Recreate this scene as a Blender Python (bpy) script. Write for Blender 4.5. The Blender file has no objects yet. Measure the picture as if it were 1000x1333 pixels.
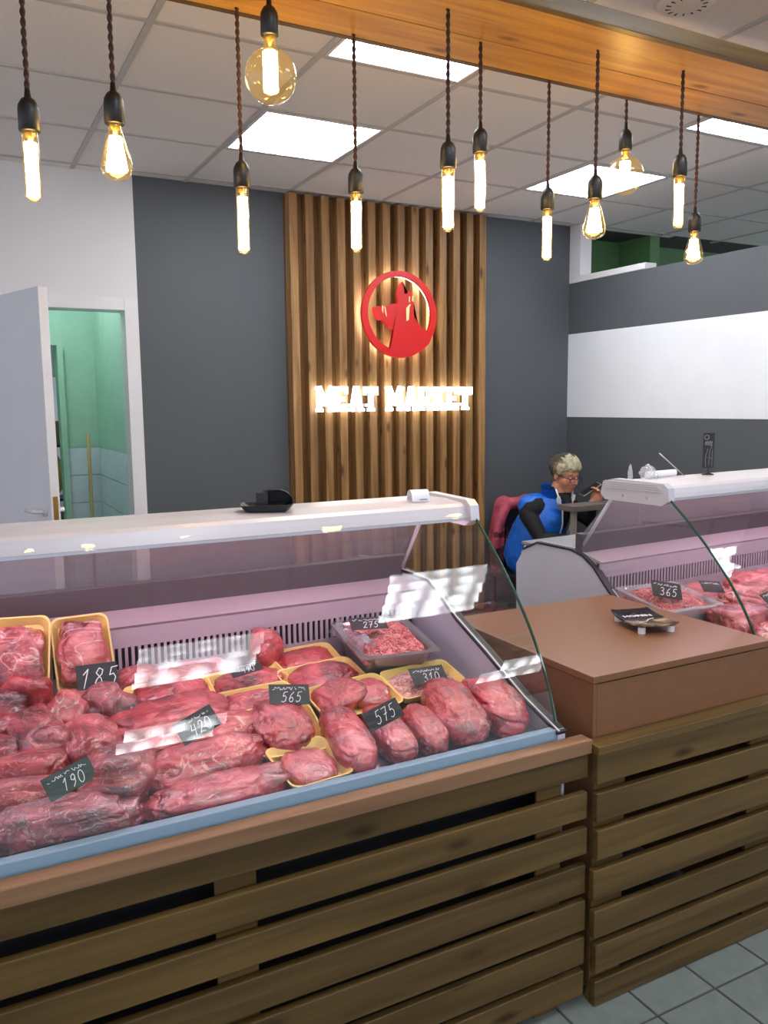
import bpy, bmesh, math, random
from mathutils import Vector, Matrix, noise
random.seed(7)
S = bpy.context.scene
COL = S.collection
PI = math.pi
R = math.radians

# ------------------------------------------------------------------ camera, world, exposure
H = 1.5
cam_d = bpy.data.cameras.new('camera'); cam = bpy.data.objects.new('camera', cam_d); COL.objects.link(cam)
cam_d.sensor_fit = 'HORIZONTAL'; cam_d.sensor_width = 36.0; cam_d.lens = 36.0 * 1077 / 1000
cam_d.clip_start = 0.02; cam_d.clip_end = 60
def cam_axes(yaw, pit, rol):
    f = Vector((math.sin(yaw)*math.cos(pit), math.cos(yaw)*math.cos(pit), math.sin(pit)))
    r = Vector((math.cos(yaw), -math.sin(yaw), 0)); u = r.cross(f)
    return (math.cos(rol)*r + math.sin(rol)*u, -math.sin(rol)*r + math.cos(rol)*u, f)
_r, _u, _f = cam_axes(R(27.81), R(-7.37), R(-0.57))
cam.matrix_world = Matrix(((_r.x, _u.x, -_f.x, 0), (_r.y, _u.y, -_f.y, 0), (_r.z, _u.z, -_f.z, H), (0, 0, 0, 1)))
S.camera = cam
W = bpy.data.worlds.new('world'); S.world = W; W.use_nodes = True
W.node_tree.nodes['Background'].inputs[0].default_value = (0.78, 0.86, 1.0, 1)
W.node_tree.nodes['Background'].inputs[1].default_value = 1.35
S.view_settings.view_transform = 'Standard'; S.view_settings.look = 'None'
S.view_settings.exposure = 0.0; S.view_settings.gamma = 1.0
S.view_settings.use_curve_mapping = False
PANEL_L = 21.0      # radiance of the ceiling panels
CASE_L = 20.0       # radiance of the pink tubes in the display cases
BULB_L = 70.0

# ------------------------------------------------------------------ materials
MATS = {}
def nt(name):
    m = bpy.data.materials.new(name); m.use_nodes = True
    t = m.node_tree; t.nodes.clear(); MATS[name] = m
    return m, t, t.nodes, t.links
def srgb(h):
    c = [int(h[i:i+2], 16)/255 for i in (0, 2, 4)]
    return tuple((x/12.92 if x <= .04045 else ((x+.055)/1.055)**2.4) for x in c) + (1,)
def principled(n, l, rough=.5, metal=0., spec=.5):
    p = n.new('ShaderNodeBsdfPrincipled'); o = n.new('ShaderNodeOutputMaterial')
    p.inputs['Roughness'].default_value = rough; p.inputs['Metallic'].default_value = metal
    p.inputs['Specular IOR Level'].default_value = spec
    l.new(p.outputs[0], o.inputs[0]); return p
def ramp(n, stops):
    r = n.new('ShaderNodeValToRGB'); e = r.color_ramp.elements
    while len(e) < len(stops): e.new(.5)
    for i, (p, c) in enumerate(stops): e[i].position = p; e[i].color = c
    return r
def coords(n, l, scale=(1, 1, 1), rnd=8.0):
    tc = n.new('ShaderNodeTexCoord'); mp = n.new('ShaderNodeMapping'); mp.inputs['Scale'].default_value = scale
    oi = n.new('ShaderNodeObjectInfo'); mu = n.new('ShaderNodeMath'); mu.operation = 'MULTIPLY'; mu.inputs[1].default_value = rnd
    l.new(oi.outputs['Random'], mu.inputs[0]); l.new(mu.outputs[0], mp.inputs['Location'])
    l.new(tc.outputs['Object'], mp.inputs[0]); return mp
def plain(name, col, rough=.5, metal=0., spec=.5, var=.06, nscale=6., bump=0., bscale=60.):
    m, t, n, l = nt(name); p = principled(n, l, rough, metal, spec); c = srgb(col) if isinstance(col, str) else col
    mp = coords(n, l); ns = n.new('ShaderNodeTexNoise'); ns.inputs['Scale'].default_value = nscale; ns.inputs['Detail'].default_value = 5
    l.new(mp.outputs[0], ns.inputs['Vector'])
    r = ramp(n, [(.3, tuple(x*(1-var) for x in c[:3])+(1,)), (.7, tuple(min(1, x*(1+var)) for x in c[:3])+(1,))])
    l.new(ns.outputs['Fac'], r.inputs[0]); l.new(r.outputs[0], p.inputs['Base Color'])
    if bump:
        b = n.new('ShaderNodeBump'); b.inputs['Strength'].default_value = bump; b.inputs['Distance'].default_value = .002
        n2 = n.new('ShaderNodeTexNoise'); n2.inputs['Scale'].default_value = bscale; l.new(mp.outputs[0], n2.inputs['Vector'])
        l.new(n2.outputs['Fac'], b.inputs['Height']); l.new(b.outputs[0], p.inputs['Normal'])
    return m
def wood(name, c1, c2, axis=0, rough=.45, knots=True, spec=.35):
    m, t, n, l = nt(name); p = principled(n, l, rough, 0, spec)
    sc = [14., 14., 14.]; sc[axis] = .9
    mp = coords(n, l, tuple(sc), 20.)
    ns = n.new('ShaderNodeTexNoise'); ns.inputs['Scale'].default_value = 2.2; ns.inputs['Detail'].default_value = 8; ns.inputs['Distortion'].default_value = .6
    l.new(mp.outputs[0], ns.inputs['Vector'])
    r = ramp(n, [(.28, srgb(c1)), (.5, tuple((a+b)/2 for a, b in zip(srgb(c1), srgb(c2)))), (.72, srgb(c2))])
    l.new(ns.outputs['Fac'], r.inputs[0]); out = r.outputs[0]
    oi = n.new('ShaderNodeObjectInfo'); mr = n.new('ShaderNodeMapRange'); mr.inputs[3].default_value = .82; mr.inputs[4].default_value = 1.15
    l.new(oi.outputs['Random'], mr.inputs[0])
    hs = n.new('ShaderNodeHueSaturation'); l.new(mr.outputs[0], hs.inputs['Value']); l.new(out, hs.inputs['Color']); out = hs.outputs[0]
    if knots:
        sc2 = [9., 9., 9.]; sc2[axis] = 3.2
        mp2 = coords(n, l, tuple(sc2), 31.); vo = n.new('ShaderNodeTexVoronoi'); vo.inputs['Scale'].default_value = 1.0; l.new(mp2.outputs[0], vo.inputs['Vector'])
        rr = ramp(n, [(.05, (1, 1, 1, 1)), (.16, (0, 0, 0, 1))]); l.new(vo.outputs['Distance'], rr.inputs[0])
        mx = n.new('ShaderNodeMix'); mx.data_type = 'RGBA'; mx.blend_type = 'MULTIPLY'; mx.inputs[7].default_value = (.35, .26, .2, 1)
        l.new(rr.outputs[0], mx.inputs[0]); l.new(out, mx.inputs[6]); out = mx.outputs[2]
    l.new(out, p.inputs['Base Color'])
    b = n.new('ShaderNodeBump'); b.inputs['Strength'].default_value = .25; b.inputs['Distance'].default_value = .002
    l.new(ns.outputs['Fac'], b.inputs['Height']); l.new(b.outputs[0], p.inputs['Normal'])
    return m
def emit(name, col, strength):
    m, t, n, l = nt(name); e = n.new('ShaderNodeEmission'); o = n.new('ShaderNodeOutputMaterial')
    e.inputs[0].default_value = col; e.inputs[1].default_value = strength; l.new(e.outputs[0], o.inputs[0]); return m
def glass(name, tint=(1, 1, 1, 1), ior=1.45, haze=0., hcol=(.7, .7, .72, 1), hrough=.25, rough=0.):
    """thin clear pane: straight-through transparency plus a fresnel reflection, the same from both faces"""
    m, t, n, l = nt(name); o = n.new('ShaderNodeOutputMaterial')
    tr = n.new('ShaderNodeBsdfTransparent'); tr.inputs[0].default_value = tint
    gl = n.new('ShaderNodeBsdfGlossy'); gl.inputs['Roughness'].default_value = rough
    fr = n.new('ShaderNodeFresnel'); ge = n.new('ShaderNodeNewGeometry'); mr = n.new('ShaderNodeMapRange')
    mr.inputs[3].default_value = ior; mr.inputs[4].default_value = 1/ior
    l.new(ge.outputs['Backfacing'], mr.inputs[0]); l.new(mr.outputs[0], fr.inputs['IOR'])
    mx = n.new('ShaderNodeMixShader'); l.new(fr.outputs[0], mx.inputs[0])
    base = tr.outputs[0]
    if haze:
        d = n.new('ShaderNodeBsdfPrincipled'); d.inputs['Base Color'].default_value = hcol; d.inputs['Roughness'].default_value = hrough
        m2 = n.new('ShaderNodeMixShader')
        tc = n.new('ShaderNodeTexCoord'); ns = n.new('ShaderNodeTexNoise'); ns.inputs['Scale'].default_value = 3.; l.new(tc.outputs['Object'], ns.inputs['Vector'])
        hr = n.new('ShaderNodeMapRange'); hr.inputs[1].default_value = .3; hr.inputs[2].default_value = .7; hr.inputs[3].default_value = haze*.75; hr.inputs[4].default_value = min(1, haze*1.25)
        l.new(ns.outputs['Fac'], hr.inputs[0]); l.new(hr.outputs[0], m2.inputs[0]); l.new(base, m2.inputs[1]); l.new(d.outputs[0], m2.inputs[2]); base = m2.outputs[0]
    l.new(base, mx.inputs[1]); l.new(gl.outputs[0], mx.inputs[2]); l.new(mx.outputs[0], o.inputs[0])
    return m
def meat(name, dark, mid, light, fat, fat_amt=.5, scale=9.):
    """muscle with fibres along the cut, pale seams and membrane, under a glossy wet film"""
    m, t, n, l = nt(name); p = principled(n, l, .34, 0, .5)
    mp = coords(n, l, (scale, scale, scale), 40.)
    def noi(vec, sc, det, dist):
        x = n.new('ShaderNodeTexNoise'); x.inputs['Scale'].default_value = sc; x.inputs['Detail'].default_value = det; x.inputs['Distortion'].default_value = dist
        l.new(vec, x.inputs['Vector']); return x.outputs['Fac']
    big = noi(mp.outputs[0], 1.3, 8, 1.0)
    mf = coords(n, l, (scale*1.2, scale*6, scale*6), 17.); fib = noi(mf.outputs[0], 1.6, 6, .5)
    ad = n.new('ShaderNodeMath'); ad.operation = 'MULTIPLY_ADD'; ad.inputs[1].default_value = .45; l.new(fib, ad.inputs[0]); l.new(big, ad.inputs[2])
    r = ramp(n, [(.54, srgb(dark)), (.71, srgb(mid)), (.88, srgb(light))]); l.new(ad.outputs[0], r.inputs[0])
    # seams: thin pale lines where a noise crosses its middle
    mp2 = coords(n, l, (scale*.5, scale*.9, scale*1.1), 23.); sm = noi(mp2.outputs[0], 1.5, 4, 1.6)
    sb = n.new('ShaderNodeMath'); sb.operation = 'SUBTRACT'; sb.inputs[1].default_value = .5; l.new(sm, sb.inputs[0])
    ab = n.new('ShaderNodeMath'); ab.operation = 'ABSOLUTE'; l.new(sb.outputs[0], ab.inputs[0])
    w = .008+.02*fat_amt; c1 = .35+.4*fat_amt
    seam = ramp(n, [(0, (c1, c1, c1, 1)), (w, (0, 0, 0, 1))]); l.new(ab.outputs[0], seam.inputs[0])
    # broad fat and membrane patches
    mp3 = coords(n, l, (scale*.8, scale*1.2, scale*1.2), 29.); pt = noi(mp3.outputs[0], 1.1, 7, 1.5)
    e0 = .69-.12*fat_amt; patch = ramp(n, [(e0, (0, 0, 0, 1)), (e0+.14, (.3+.6*fat_amt,)*3+(1,))]); l.new(pt, patch.inputs[0])
    mxx = n.new('ShaderNodeMath'); mxx.operation = 'MAXIMUM'; l.new(seam.outputs[0], mxx.inputs[0]); l.new(patch.outputs[0], mxx.inputs[1])
    mx = n.new('ShaderNodeMix'); mx.data_type = 'RGBA'; mx.inputs[7].default_value = srgb(fat)
    l.new(mxx.outputs[0], mx.inputs[0]); l.new(r.outputs[0], mx.inputs[6])
    oi = n.new('ShaderNodeObjectInfo'); mr = n.new('ShaderNodeMapRange'); mr.inputs[3].default_value = .85; mr.inputs[4].default_value = 1.15; l.new(oi.outputs['Random'], mr.inputs[0])
    hs = n.new('ShaderNodeHueSaturation'); l.new(mr.outputs[0], hs.inputs['Value']); l.new(mx.outputs[2], hs.inputs['Color']); l.new(hs.outputs[0], p.inputs['Base Color'])
    p.inputs['Coat Weight'].default_value = 1.0; p.inputs['Coat Roughness'].default_value = .06; p.inputs['Coat IOR'].default_value = 1.7
    b = n.new('ShaderNodeBump'); b.inputs['Strength'].default_value = .55; b.inputs['Distance'].default_value = .004
    l.new(ad.outputs[0], b.inputs['Height']); l.new(b.outputs[0], p.inputs['Normal'])
    bc = n.new('ShaderNodeBump'); bc.inputs['Strength'].default_value = .9; bc.inputs['Distance'].default_value = .008     # crinkled film
    cr = noi(mp.outputs[0], 4.2, 3, 3.0); l.new(cr, bc.inputs['Height']); l.new(bc.outputs[0], p.inputs['Coat Normal'])
    return m

def led_material():
    """opal diffuser over rows of LEDs: bright dots on a bright sheet"""
    m, t, n, l = nt('led_diffuser'); o = n.new('ShaderNodeOutputMaterial'); e = n.new('ShaderNodeEmission')
    tc = n.new('ShaderNodeTexCoord'); mp = n.new('ShaderNodeMapping'); mp.inputs['Scale'].default_value = (6.7, 6.7, 1)
    l.new(tc.outputs['Object'], mp.inputs[0])
    v = n.new('ShaderNodeTexVoronoi'); v.inputs['Scale'].default_value = 1.0; v.inputs['Randomness'].default_value = .25; l.new(mp.outputs[0], v.inputs['Vector'])
    mr = n.new('ShaderNodeMapRange'); mr.inputs[1].default_value = .1; mr.inputs[2].default_value = .5; mr.inputs[3].default_value = PANEL_L*2.0; mr.inputs[4].default_value = PANEL_L*.4
    l.new(v.outputs['Distance'], mr.inputs[0]); l.new(mr.outputs[0], e.inputs[1]); e.inputs[0].default_value = (.93, .97, 1, 1)
    l.new(e.outputs[0], o.inputs[0]); return m

plain('grey_paint', '52565b', .6, var=.04, nscale=2.)
plain('white_paint', 'dcdadd', .55, var=.02, nscale=2.)
plain('white_band', 'e6e8ee', .4, var=.02)
plain('white_pvc', 'e2e0e4', .3, var=.02)
plain('green_paint', 'a8d0bc', .6, var=.05)
plain('dark_green_paint', '5f8a5a', .6, var=.05)
plain('util_tile', 'd6e2ee', .2, var=.04)
plain('util_grout', 'a8b8c2', .7)
plain('ceiling_tile', 'efe8e4', .8, var=.05, nscale=180., bump=.5, bscale=220.)
plain('ceiling_tee', 'c2bdba', .5)
plain('plenum', '4a4a4a', .9)
plain('floor_tile', '777e7a', .35, var=.09, nscale=25.)
plain('grout', '4c4e4a', .8)
wood('slat_wood', '74532f', 'a88052', 2)
wood('slat_wood_shaded', '553a1e', '7a5730', 2)  # same wood as the slats, darkened to paint in the shade between them
wood('beam_wood', '97662c', 'c49442', 0, rough=.4)
wood('pallet_wood', '463418', '68502a', 0, rough=.42)
wood('cap_wood', '7c5a40', '9c7656', 0, rough=.38, knots=False)
wood('stick_wood', 'a08a60', 'c0aa7c', 2, knots=False)
plain('laminate', '7c5438', .33, var=.05, nscale=40., spec=.5)
plain('dark_plastic', '15151a', .4)
plain('black_metal', '0e0b0a', .45)
plain('cord_cloth', '3a2018', .8, var=.3, nscale=300.)
plain('white_metal', 'ccc8cf', .3, metal=.1, var=.02)
plain('alu', 'c9ccd4', .3, metal=.8, var=.03)
plain('steel', 'b9b7b8', .28, metal=.9, var=.05)
plain('worktop_steel', '9a9ca0', .38, metal=.6, var=.05)
plain('case_inner', 'b0a0aa', .35, var=.02)
plain('case_dark', '4c4248', .4, var=.05)
plain('side_plastic', 'b9b8c4', .4, var=.03)
plain('case_shell', '2b2b2f', .6)  # colour darkened to stand in for shade in the gaps between front slats
plain('rubber', '22242a', .5)
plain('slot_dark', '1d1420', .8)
plain('blue_sill', '86a0b4', .3, var=.03)
plain('green_edge', '24503f', .15, var=.05, spec=.7)
plain('foam_yellow', 'e8c878', .45, var=.03)
plain('foam_pink', 'e8a8b4', .45, var=.03)
plain('tag_black', '16171c', .45, var=.1)
plain('tag_green', '17332c', .4, var=.1)
plain('chalk', 'e8e8ea', .7)
plain('sign_red', 'e0181a', .3, var=.02)
plain('skin', 'c08468', .5, var=.08, nscale=30.)
plain('lips', 'a2524c', .5)
plain('hair_dark', '3c352c', .6, var=.4, nscale=60., bump=1., bscale=120.)
plain('hair_mid', '6c634e', .6, var=.3, nscale=60., bump=1., bscale=120.)
plain('hair_blond', 'a89f82', .55, var=.25, nscale=60., bump=1., bscale=120.)
plain('knit_black', '0d0d10', .8)
plain('vest_blue', '1462c8', .5, var=.2, nscale=25., bump=.6, bscale=40.)
plain('vest_white', 'd5dae2', .5)
plain('coat_pink', 'b04a5c', .75, var=.35, nscale=14., bump=.6, bscale=50.)
plain('coat_dark', '5c2030', .75, var=.3, nscale=14.)
plain('jeans', '1b1d26', .8)
plain('table_grey', '6a625e', .4, var=.08, nscale=30.)
plain('table_edge', '8c857e', .45)
plain('brass', 'b08a4a', .3, metal=.9)
plain('paper', 'e9e9ee', .6)
plain('cardboard', '6a5b48', .8, var=.15)
plain('yellow_bag', '6b6a2a', .7, var=.3)
plain('eye_white', 'd8d4d0', .3)
plain('bone', 'd8c0b4', .4, var=.1, nscale=40.)
glass('case_glass', (.99, .995, .993, 1), 1.32)
glass('rear_acrylic', (.86, .84, .86, 1), 1.4, haze=.28, hcol=(.40, .39, .42, 1), hrough=.3)
glass('side_glass_mat', (.96, .985, .975, 1))
glass('bulb_glass', (1., .90, .66, 1), 1.5)
_t = MATS['bulb_glass'].node_tree; _o = [n for n in _t.nodes if n.type == 'OUTPUT_MATERIAL'][0]; _src = _o.inputs[0].links[0].from_socket
_e = _t.nodes.new('ShaderNodeEmission'); _e.inputs[0].default_value = (1, .60, .2, 1); _e.inputs[1].default_value = .09  # faint glow added to the glass, imitating filament light scattered in it
_a = _t.nodes.new('ShaderNodeAddShader'); _t.links.new(_src, _a.inputs[0]); _t.links.new(_e.outputs[0], _a.inputs[1]); _t.links.new(_a.outputs[0], _o.inputs[0])
glass('clear_plastic', (.93, .93, .95, 1), 1.5, haze=.3, hcol=(.8, .82, .86, 1), hrough=.15, rough=.08)
emit('filament', (1, .66, .25, 1), BULB_L)
emit('pink_tube', (1, .66, .80, 1), CASE_L)
emit('letter_light', (1, .98, .93, 1), 9.0)
emit('halo_light', (1, .96, .86, 1), 16.0)
emit('util_light', (.92, .98, 1, 1), 26.0)
emit('gold_light', (1, .82, .42, 1), 1.1)
led_material()
MEATS = [meat('meat_red', '560910', 'a01a24', 'c0363c', 'd8a096', .22),
         meat('meat_dark', '3a090f', '781c26', '9c3a42', 'c8988e', .34, 8.),
         meat('meat_pink', '781822', 'b03642', 'cc6064', 'e6bcae', .40, 8.),
         meat('meat_rose', '680e16', 'a4232e', 'c0424a', 'd8a096', .17, 7.),
         meat('meat_fatty', '641018', 'a63238', 'c66460', 'e6c8b4', .55, 7.),
         meat('mince', 'a8363c', 'd05e62', 'e69490', 'f0ccc4', .5, 40.),
         meat('mince_pale', 'c47a78', 'e0a4a0', 'ecc4be', 'f4e2da', .6, 40.)]

# ------------------------------------------------------------------ geometry helpers
def empty(name, loc=(0, 0, 0), rz=0.):
    o = bpy.data.objects.new(name, None); COL.objects.link(o); o.location = loc; o.rotation_euler = (0, 0, rz)
    o.empty_display_size = .1; return o
def tag(o, label=None, cat=None, group=None, kind=None):
    if label: o['label'] = label
    if cat: o['category'] = cat
    if group: o['group'] = group
    if kind: o['kind'] = kind
    return o
def thing(name, label, cat, loc=(0, 0, 0), rz=0., group=None):
    return tag(empty(name, loc, rz), label, cat, group)
def link(name, me, mat=None, parent=None, loc=None, rot=None):
    o = bpy.data.objects.new(name, me); COL.objects.link(o)
    if mat and not me.materials: me.materials.append(MATS[mat] if isinstance(mat, str) else mat)
    if parent: o.parent = parent
    if loc is not None: o.location = loc
    if rot is not None: o.rotation_euler = rot
    return o
def obj(name, bm, mat, parent=None, loc=None, rot=None, smooth=False, world=False):
    """one mesh object; world=True: bm is in world axes and parent is an unrotated empty"""
    if world and parent is not None: bmesh.ops.translate(bm, verts=bm.verts, vec=-Vector(parent.location))
    bmesh.ops.recalc_face_normals(bm, faces=bm.faces)
    me = bpy.data.meshes.new(name); bm.to_mesh(me); bm.free()
    if smooth:
        for p in me.polygons: p.use_smooth = True
    return link(name, me, mat, parent, loc, rot)
def nb(): return bmesh.new()
def box(bm, x0, x1, y0, y1, z0, z1, bev=0., M=None):
    r = bmesh.ops.create_cube(bm, size=1.0); vs = r['verts']
    for v in vs:
        v.co = Vector((x0+(v.co.x+.5)*(x1-x0), y0+(v.co.y+.5)*(y1-y0), z0+(v.co.z+.5)*(z1-z0)))
    if bev:
        es = list({e for v in vs for e in v.link_edges})
        r2 = bmesh.ops.bevel(bm, geom=es, offset=bev, segments=2, affect='EDGES', profile=.5)
        vs = list(set(r2['verts']) | {v for v in vs if v.is_valid})
    if M is not None:
        for v in vs: v.co = M @ v.co
    return vs
def B(x0, x1, y0, y1, z0, z1, bev=0.):
    bm = nb(); box(bm, x0, x1, y0, y1, z0, z1, bev); return bm
def prism(bm, prof, x0, x1):
    """extrude a closed (y,z) outline along x"""
    a = [bm.verts.new((x0, y, z)) for y, z in prof]; b = [bm.verts.new((x1, y, z)) for y, z in prof]
    n = len(prof); bm.faces.new(a); bm.faces.new(b[::-1])
    for i in range(n): bm.faces.new((a[i], b[i], b[(i+1) % n], a[(i+1) % n]))
def outline_prism(bm, pts, M, th):
    """extrude a closed 2-D outline (u,v) by th along w, placed by matrix M"""
    a = [bm.verts.new(M @ Vector((u, v, 0))) for u, v in pts]; b = [bm.verts.new(M @ Vector((u, v, th))) for u, v in pts]
    n = len(pts); f1 = bm.faces.new(a); f2 = bm.faces.new(b[::-1])
    for i in range(n): bm.faces.new((a[i], b[i], b[(i+1) % n], a[(i+1) % n]))
    bmesh.ops.triangulate(bm, faces=[f1, f2])
def strip(bm, prof, th, x0, x1):
    """sheet following an open (y,z) line, th thick"""
    off = []
    for i, p in enumerate(prof):
        a = Vector(prof[max(0, i-1)]); b = Vector(prof[min(len(prof)-1, i+1)]); d = (b-a).normalized(); off.append((p[0]-d.y*th, p[1]+d.x*th))
    n = len(prof); rows = []
    for x in (x0, x1):
        rows.append([bm.verts.new((x, y, z)) for y, z in prof]); rows.append([bm.verts.new((x, y, z)) for y, z in off])
    a, b, c, d = rows
    for i in range(n-1):
        bm.faces.new((a[i], a[i+1], c[i+1], c[i])); bm.faces.new((b[i], d[i], d[i+1], b[i+1]))
        bm.faces.new((a[i], b[i], b[i+1], a[i+1])); bm.faces.new((c[i], c[i+1], d[i+1], d[i]))
    bm.faces.new((a[0], c[0], d[0], b[0])); bm.faces.new((a[-1], b[-1], d[-1], c[-1]))
def tube(bm, pts, rad, seg=8, cap=True, flat=1.):
    pts = [Vector(p) for p in pts]; n = len(pts); rings = []
    rad = rad if hasattr(rad, '__len__') else [rad]*n
    up = Vector((0, 0, 1))
    prevx = None
    for i in range(n):
        d = (pts[min(n-1, i+1)]-pts[max(0, i-1)]).normalized()
        if prevx is None:
            x = d.cross(up if abs(d.z) < .9 else Vector((1, 0, 0))).normalized()
        else:
            x = (prevx - d*prevx.dot(d)).normalized()
        prevx = x; y = d.cross(x)
        rings.append([bm.verts.new(pts[i]+x*math.cos(2*PI*k/seg)*rad[i]+y*math.sin(2*PI*k/seg)*rad[i]*flat) for k in range(seg)])
    for a, b in zip(rings[:-1], rings[1:]):
        for k in range(seg): bm.faces.new((a[k], a[(k+1) % seg], b[(k+1) % seg], b[k]))
    if cap: bm.faces.new(rings[0][::-1]); bm.faces.new(rings[-1])
def lathe(bm, prof, seg=20, cx=0., cy=0.):
    """prof: (r,z) list; r=0 closes"""
    rings = []
    for r, z in prof:
        if r < 1e-6: rings.append([bm.verts.new((cx, cy, z))])
        else: rings.append([bm.verts.new((cx+r*math.cos(2*PI*k/seg), cy+r*math.sin(2*PI*k/seg), z)) for k in range(seg)])
    for a, b in zip(rings[:-1], rings[1:]):
        for k in range(seg):
            k2 = (k+1) % seg
            if len(a) == 1 and len(b) == 1: continue
            if len(a) == 1: bm.faces.new((a[0], b[k2], b[k]))
            elif len(b) == 1: bm.faces.new((a[k], a[k2], b[0]))
            else: bm.faces.new((a[k], a[k2], b[k2], b[k]))
def rr_loop(w, d, r, z, seg=5):
    out = []
    for cx, cy, a0 in ((w/2-r, d/2-r, 0), (-w/2+r, d/2-r, 90), (-w/2+r, -d/2+r, 180), (w/2-r, -d/2+r, 270)):
        for k in range(seg+1):
            a = R(a0+90*k/seg); out.append((cx+r*math.cos(a), cy+r*math.sin(a), z))
    return out
def loft(bm, loops, cap0=True, cap1=True):
    L = [[bm.verts.new(p) for p in lp] for lp in loops]
    for a, b in zip(L[:-1], L[1:]):
        n = len(a)
        for k in range(n): bm.faces.new((a[k], a[(k+1) % n], b[(k+1) % n], b[k]))
    if cap0: bm.faces.new(L[0][::-1])
    if cap1: bm.faces.new(L[-1])
def bez(P0, P1, P2, n=24):
    return [((1-t)**2*P0[0]+2*t*(1-t)*P1[0]+t*t*P2[0], (1-t)**2*P0[1]+2*t*(1-t)*P1[1]+t*t*P2[1]) for t in [i/n for i in range(n+1)]]
def copy_tree(o, parent=None):
    c = o.copy(); COL.objects.link(c)
    if parent: c.parent = parent
    for ch in list(o.children): copy_tree(ch, c)
    return c

# ------------------------------------------------------------------ the room
YW = 4.98; XR = 4.22; ZC = 2.80
def struct(name, bm, mat, parent=None, **k):
    o = obj(name, bm, mat, parent, **k)
    if parent is None: tag(o, kind='structure')
    return o
# floor and its tiles
fl = struct('floor', B(-4, 9, -3.5, 8, -.06, -.004), 'grout'); tag(fl, label='grey ceramic tile floor of the shop')
TP = .2025; tx0, ty0 = 1.4565-TP*8, 1.425-TP*5-.085
bm = nb(); box(bm, -.0975, .0975, -.0975, .0975, -.006, 0, .0015); tile_me = bpy.data.meshes.new('floor_tile'); bm.to_mesh(tile_me); bm.free(); tile_me.materials.append(MATS['floor_tile'])
for i in range(18):
    for j in range(-1, 9):
        link('floor_tile', tile_me, None, fl, (tx0+TP*i+.1, ty0+TP*j+.1, 0.0))
# walls
wb = struct('wall_back', B(1.035, XR+.09, YW, YW+.12, 0, 2.86), 'grey_paint'); tag(wb, label='dark grey painted back wall behind the slat panel')
struct('wall_back_left', B(.985, 1.035, YW, YW+.12, 0, 2.86), 'white_paint')
bm = nb(); box(bm, -3, .50, YW, YW+.12, 0, 2.86); box(bm, .50, .985, YW, YW+.12, 2.085, 2.86)
o = struct('wall_back_door', bm, 'white_paint'); tag(o, label='white painted wall around the utility door')
wr = struct('wall_right', B(XR, XR+.10, 1.2, YW, 0, 1.396), 'grey_paint'); tag(wr, label='half-height right partition painted grey with a white band')
struct('painted_band', B(XR-.002, XR+.10, 1.2, YW, 1.396, 2.014), 'white_band', wr)
struct('upper_wall', B(XR, XR+.10, 1.2, YW, 2.014, 2.386), 'grey_paint', wr)
w1 = tag(empty('window_1', (XR, 4.95, 2.386)), label='white framed opening above the grey partition', kind='structure')
obj('window_frame', B(XR-.005, XR+.10, 4.86, 4.978, 2.387, 2.80), 'white_pvc', w1, world=True)
obj('window_sill', B(XR-.005, XR+.10, 4.215, 4.86, 2.387, 2.43, .004), 'white_pvc', w1, world=True)
struct('wall_far', B(XR+.1, 9, 5.35, 5.45, 0, 2.86), 'dark_green_paint')
struct('wall_far_side', B(5.05, 5.15, 5.0, 5.35, 0, 2.86), 'dark_green_paint')
# utility room behind the door
struct('wall_utility_right', B(1.0, 1.06, YW+.12, 6.4, 1.215, 2.86), 'green_paint')
struct('wall_utility_back', B(.782, 1.06, 6.4, 6.5, 1.215, 2.86), 'green_paint')
struct('wall_utility_left', B(-.2, .0, YW+.12, 7.5, 0, 2.86), 'green_paint')
struct('wall_utility_pillar', B(.742, .782, 6.36, 6.5, 0, 1.945), 'green_paint')
struct('wall_utility_lintel', B(-.2, .782, 6.4, 6.5, 1.945, 2.86), 'green_paint')
struct('wall_utility_store', B(-.2, 1.2, 7.4, 7.5, 0, 2.86), 'green_paint')
o = struct('wall_utility_tiles', B(.782, 1.06, 6.405, 6.5, 0, 1.215), 'util_grout')
for i in range(2):
    for j in range(6):
        x0 = .784+.25*i; struct('wall_tile', B(x0, min(x0+.246, 1.0), 6.397, 6.406, .002+.2025*j, .2025*j+.198, .001), 'util_tile', o)
o2 = struct('wall_utility_tiles_right', B(1.003, 1.06, YW+.125, 6.4, 0, 1.215), 'util_grout')
for i in range(5):
    for j in range(6):
        y0 = YW+.13+.25*i; struct('wall_tile', B(.996, 1.004, y0, min(y0+.246, 6.395), .002+.2025*j, .2025*j+.198, .001), 'util_tile', o2)
t = thing('utility_light', 'tube light on the green utility room ceiling', 'ceiling light', (.5, 5.7, 2.66)); obj('diffuser', B(-.06, .06, -.35, .35, -.0, .03, .004), 'util_light', t); obj('housing', B(-.07, .07, -.37, .37, .03, .06, .003), 'white_pvc', t)
struct('ceiling_utility', B(-.2, 1.06, YW+.12, 7.5, 2.72, 2.76), 'white_paint')
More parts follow.
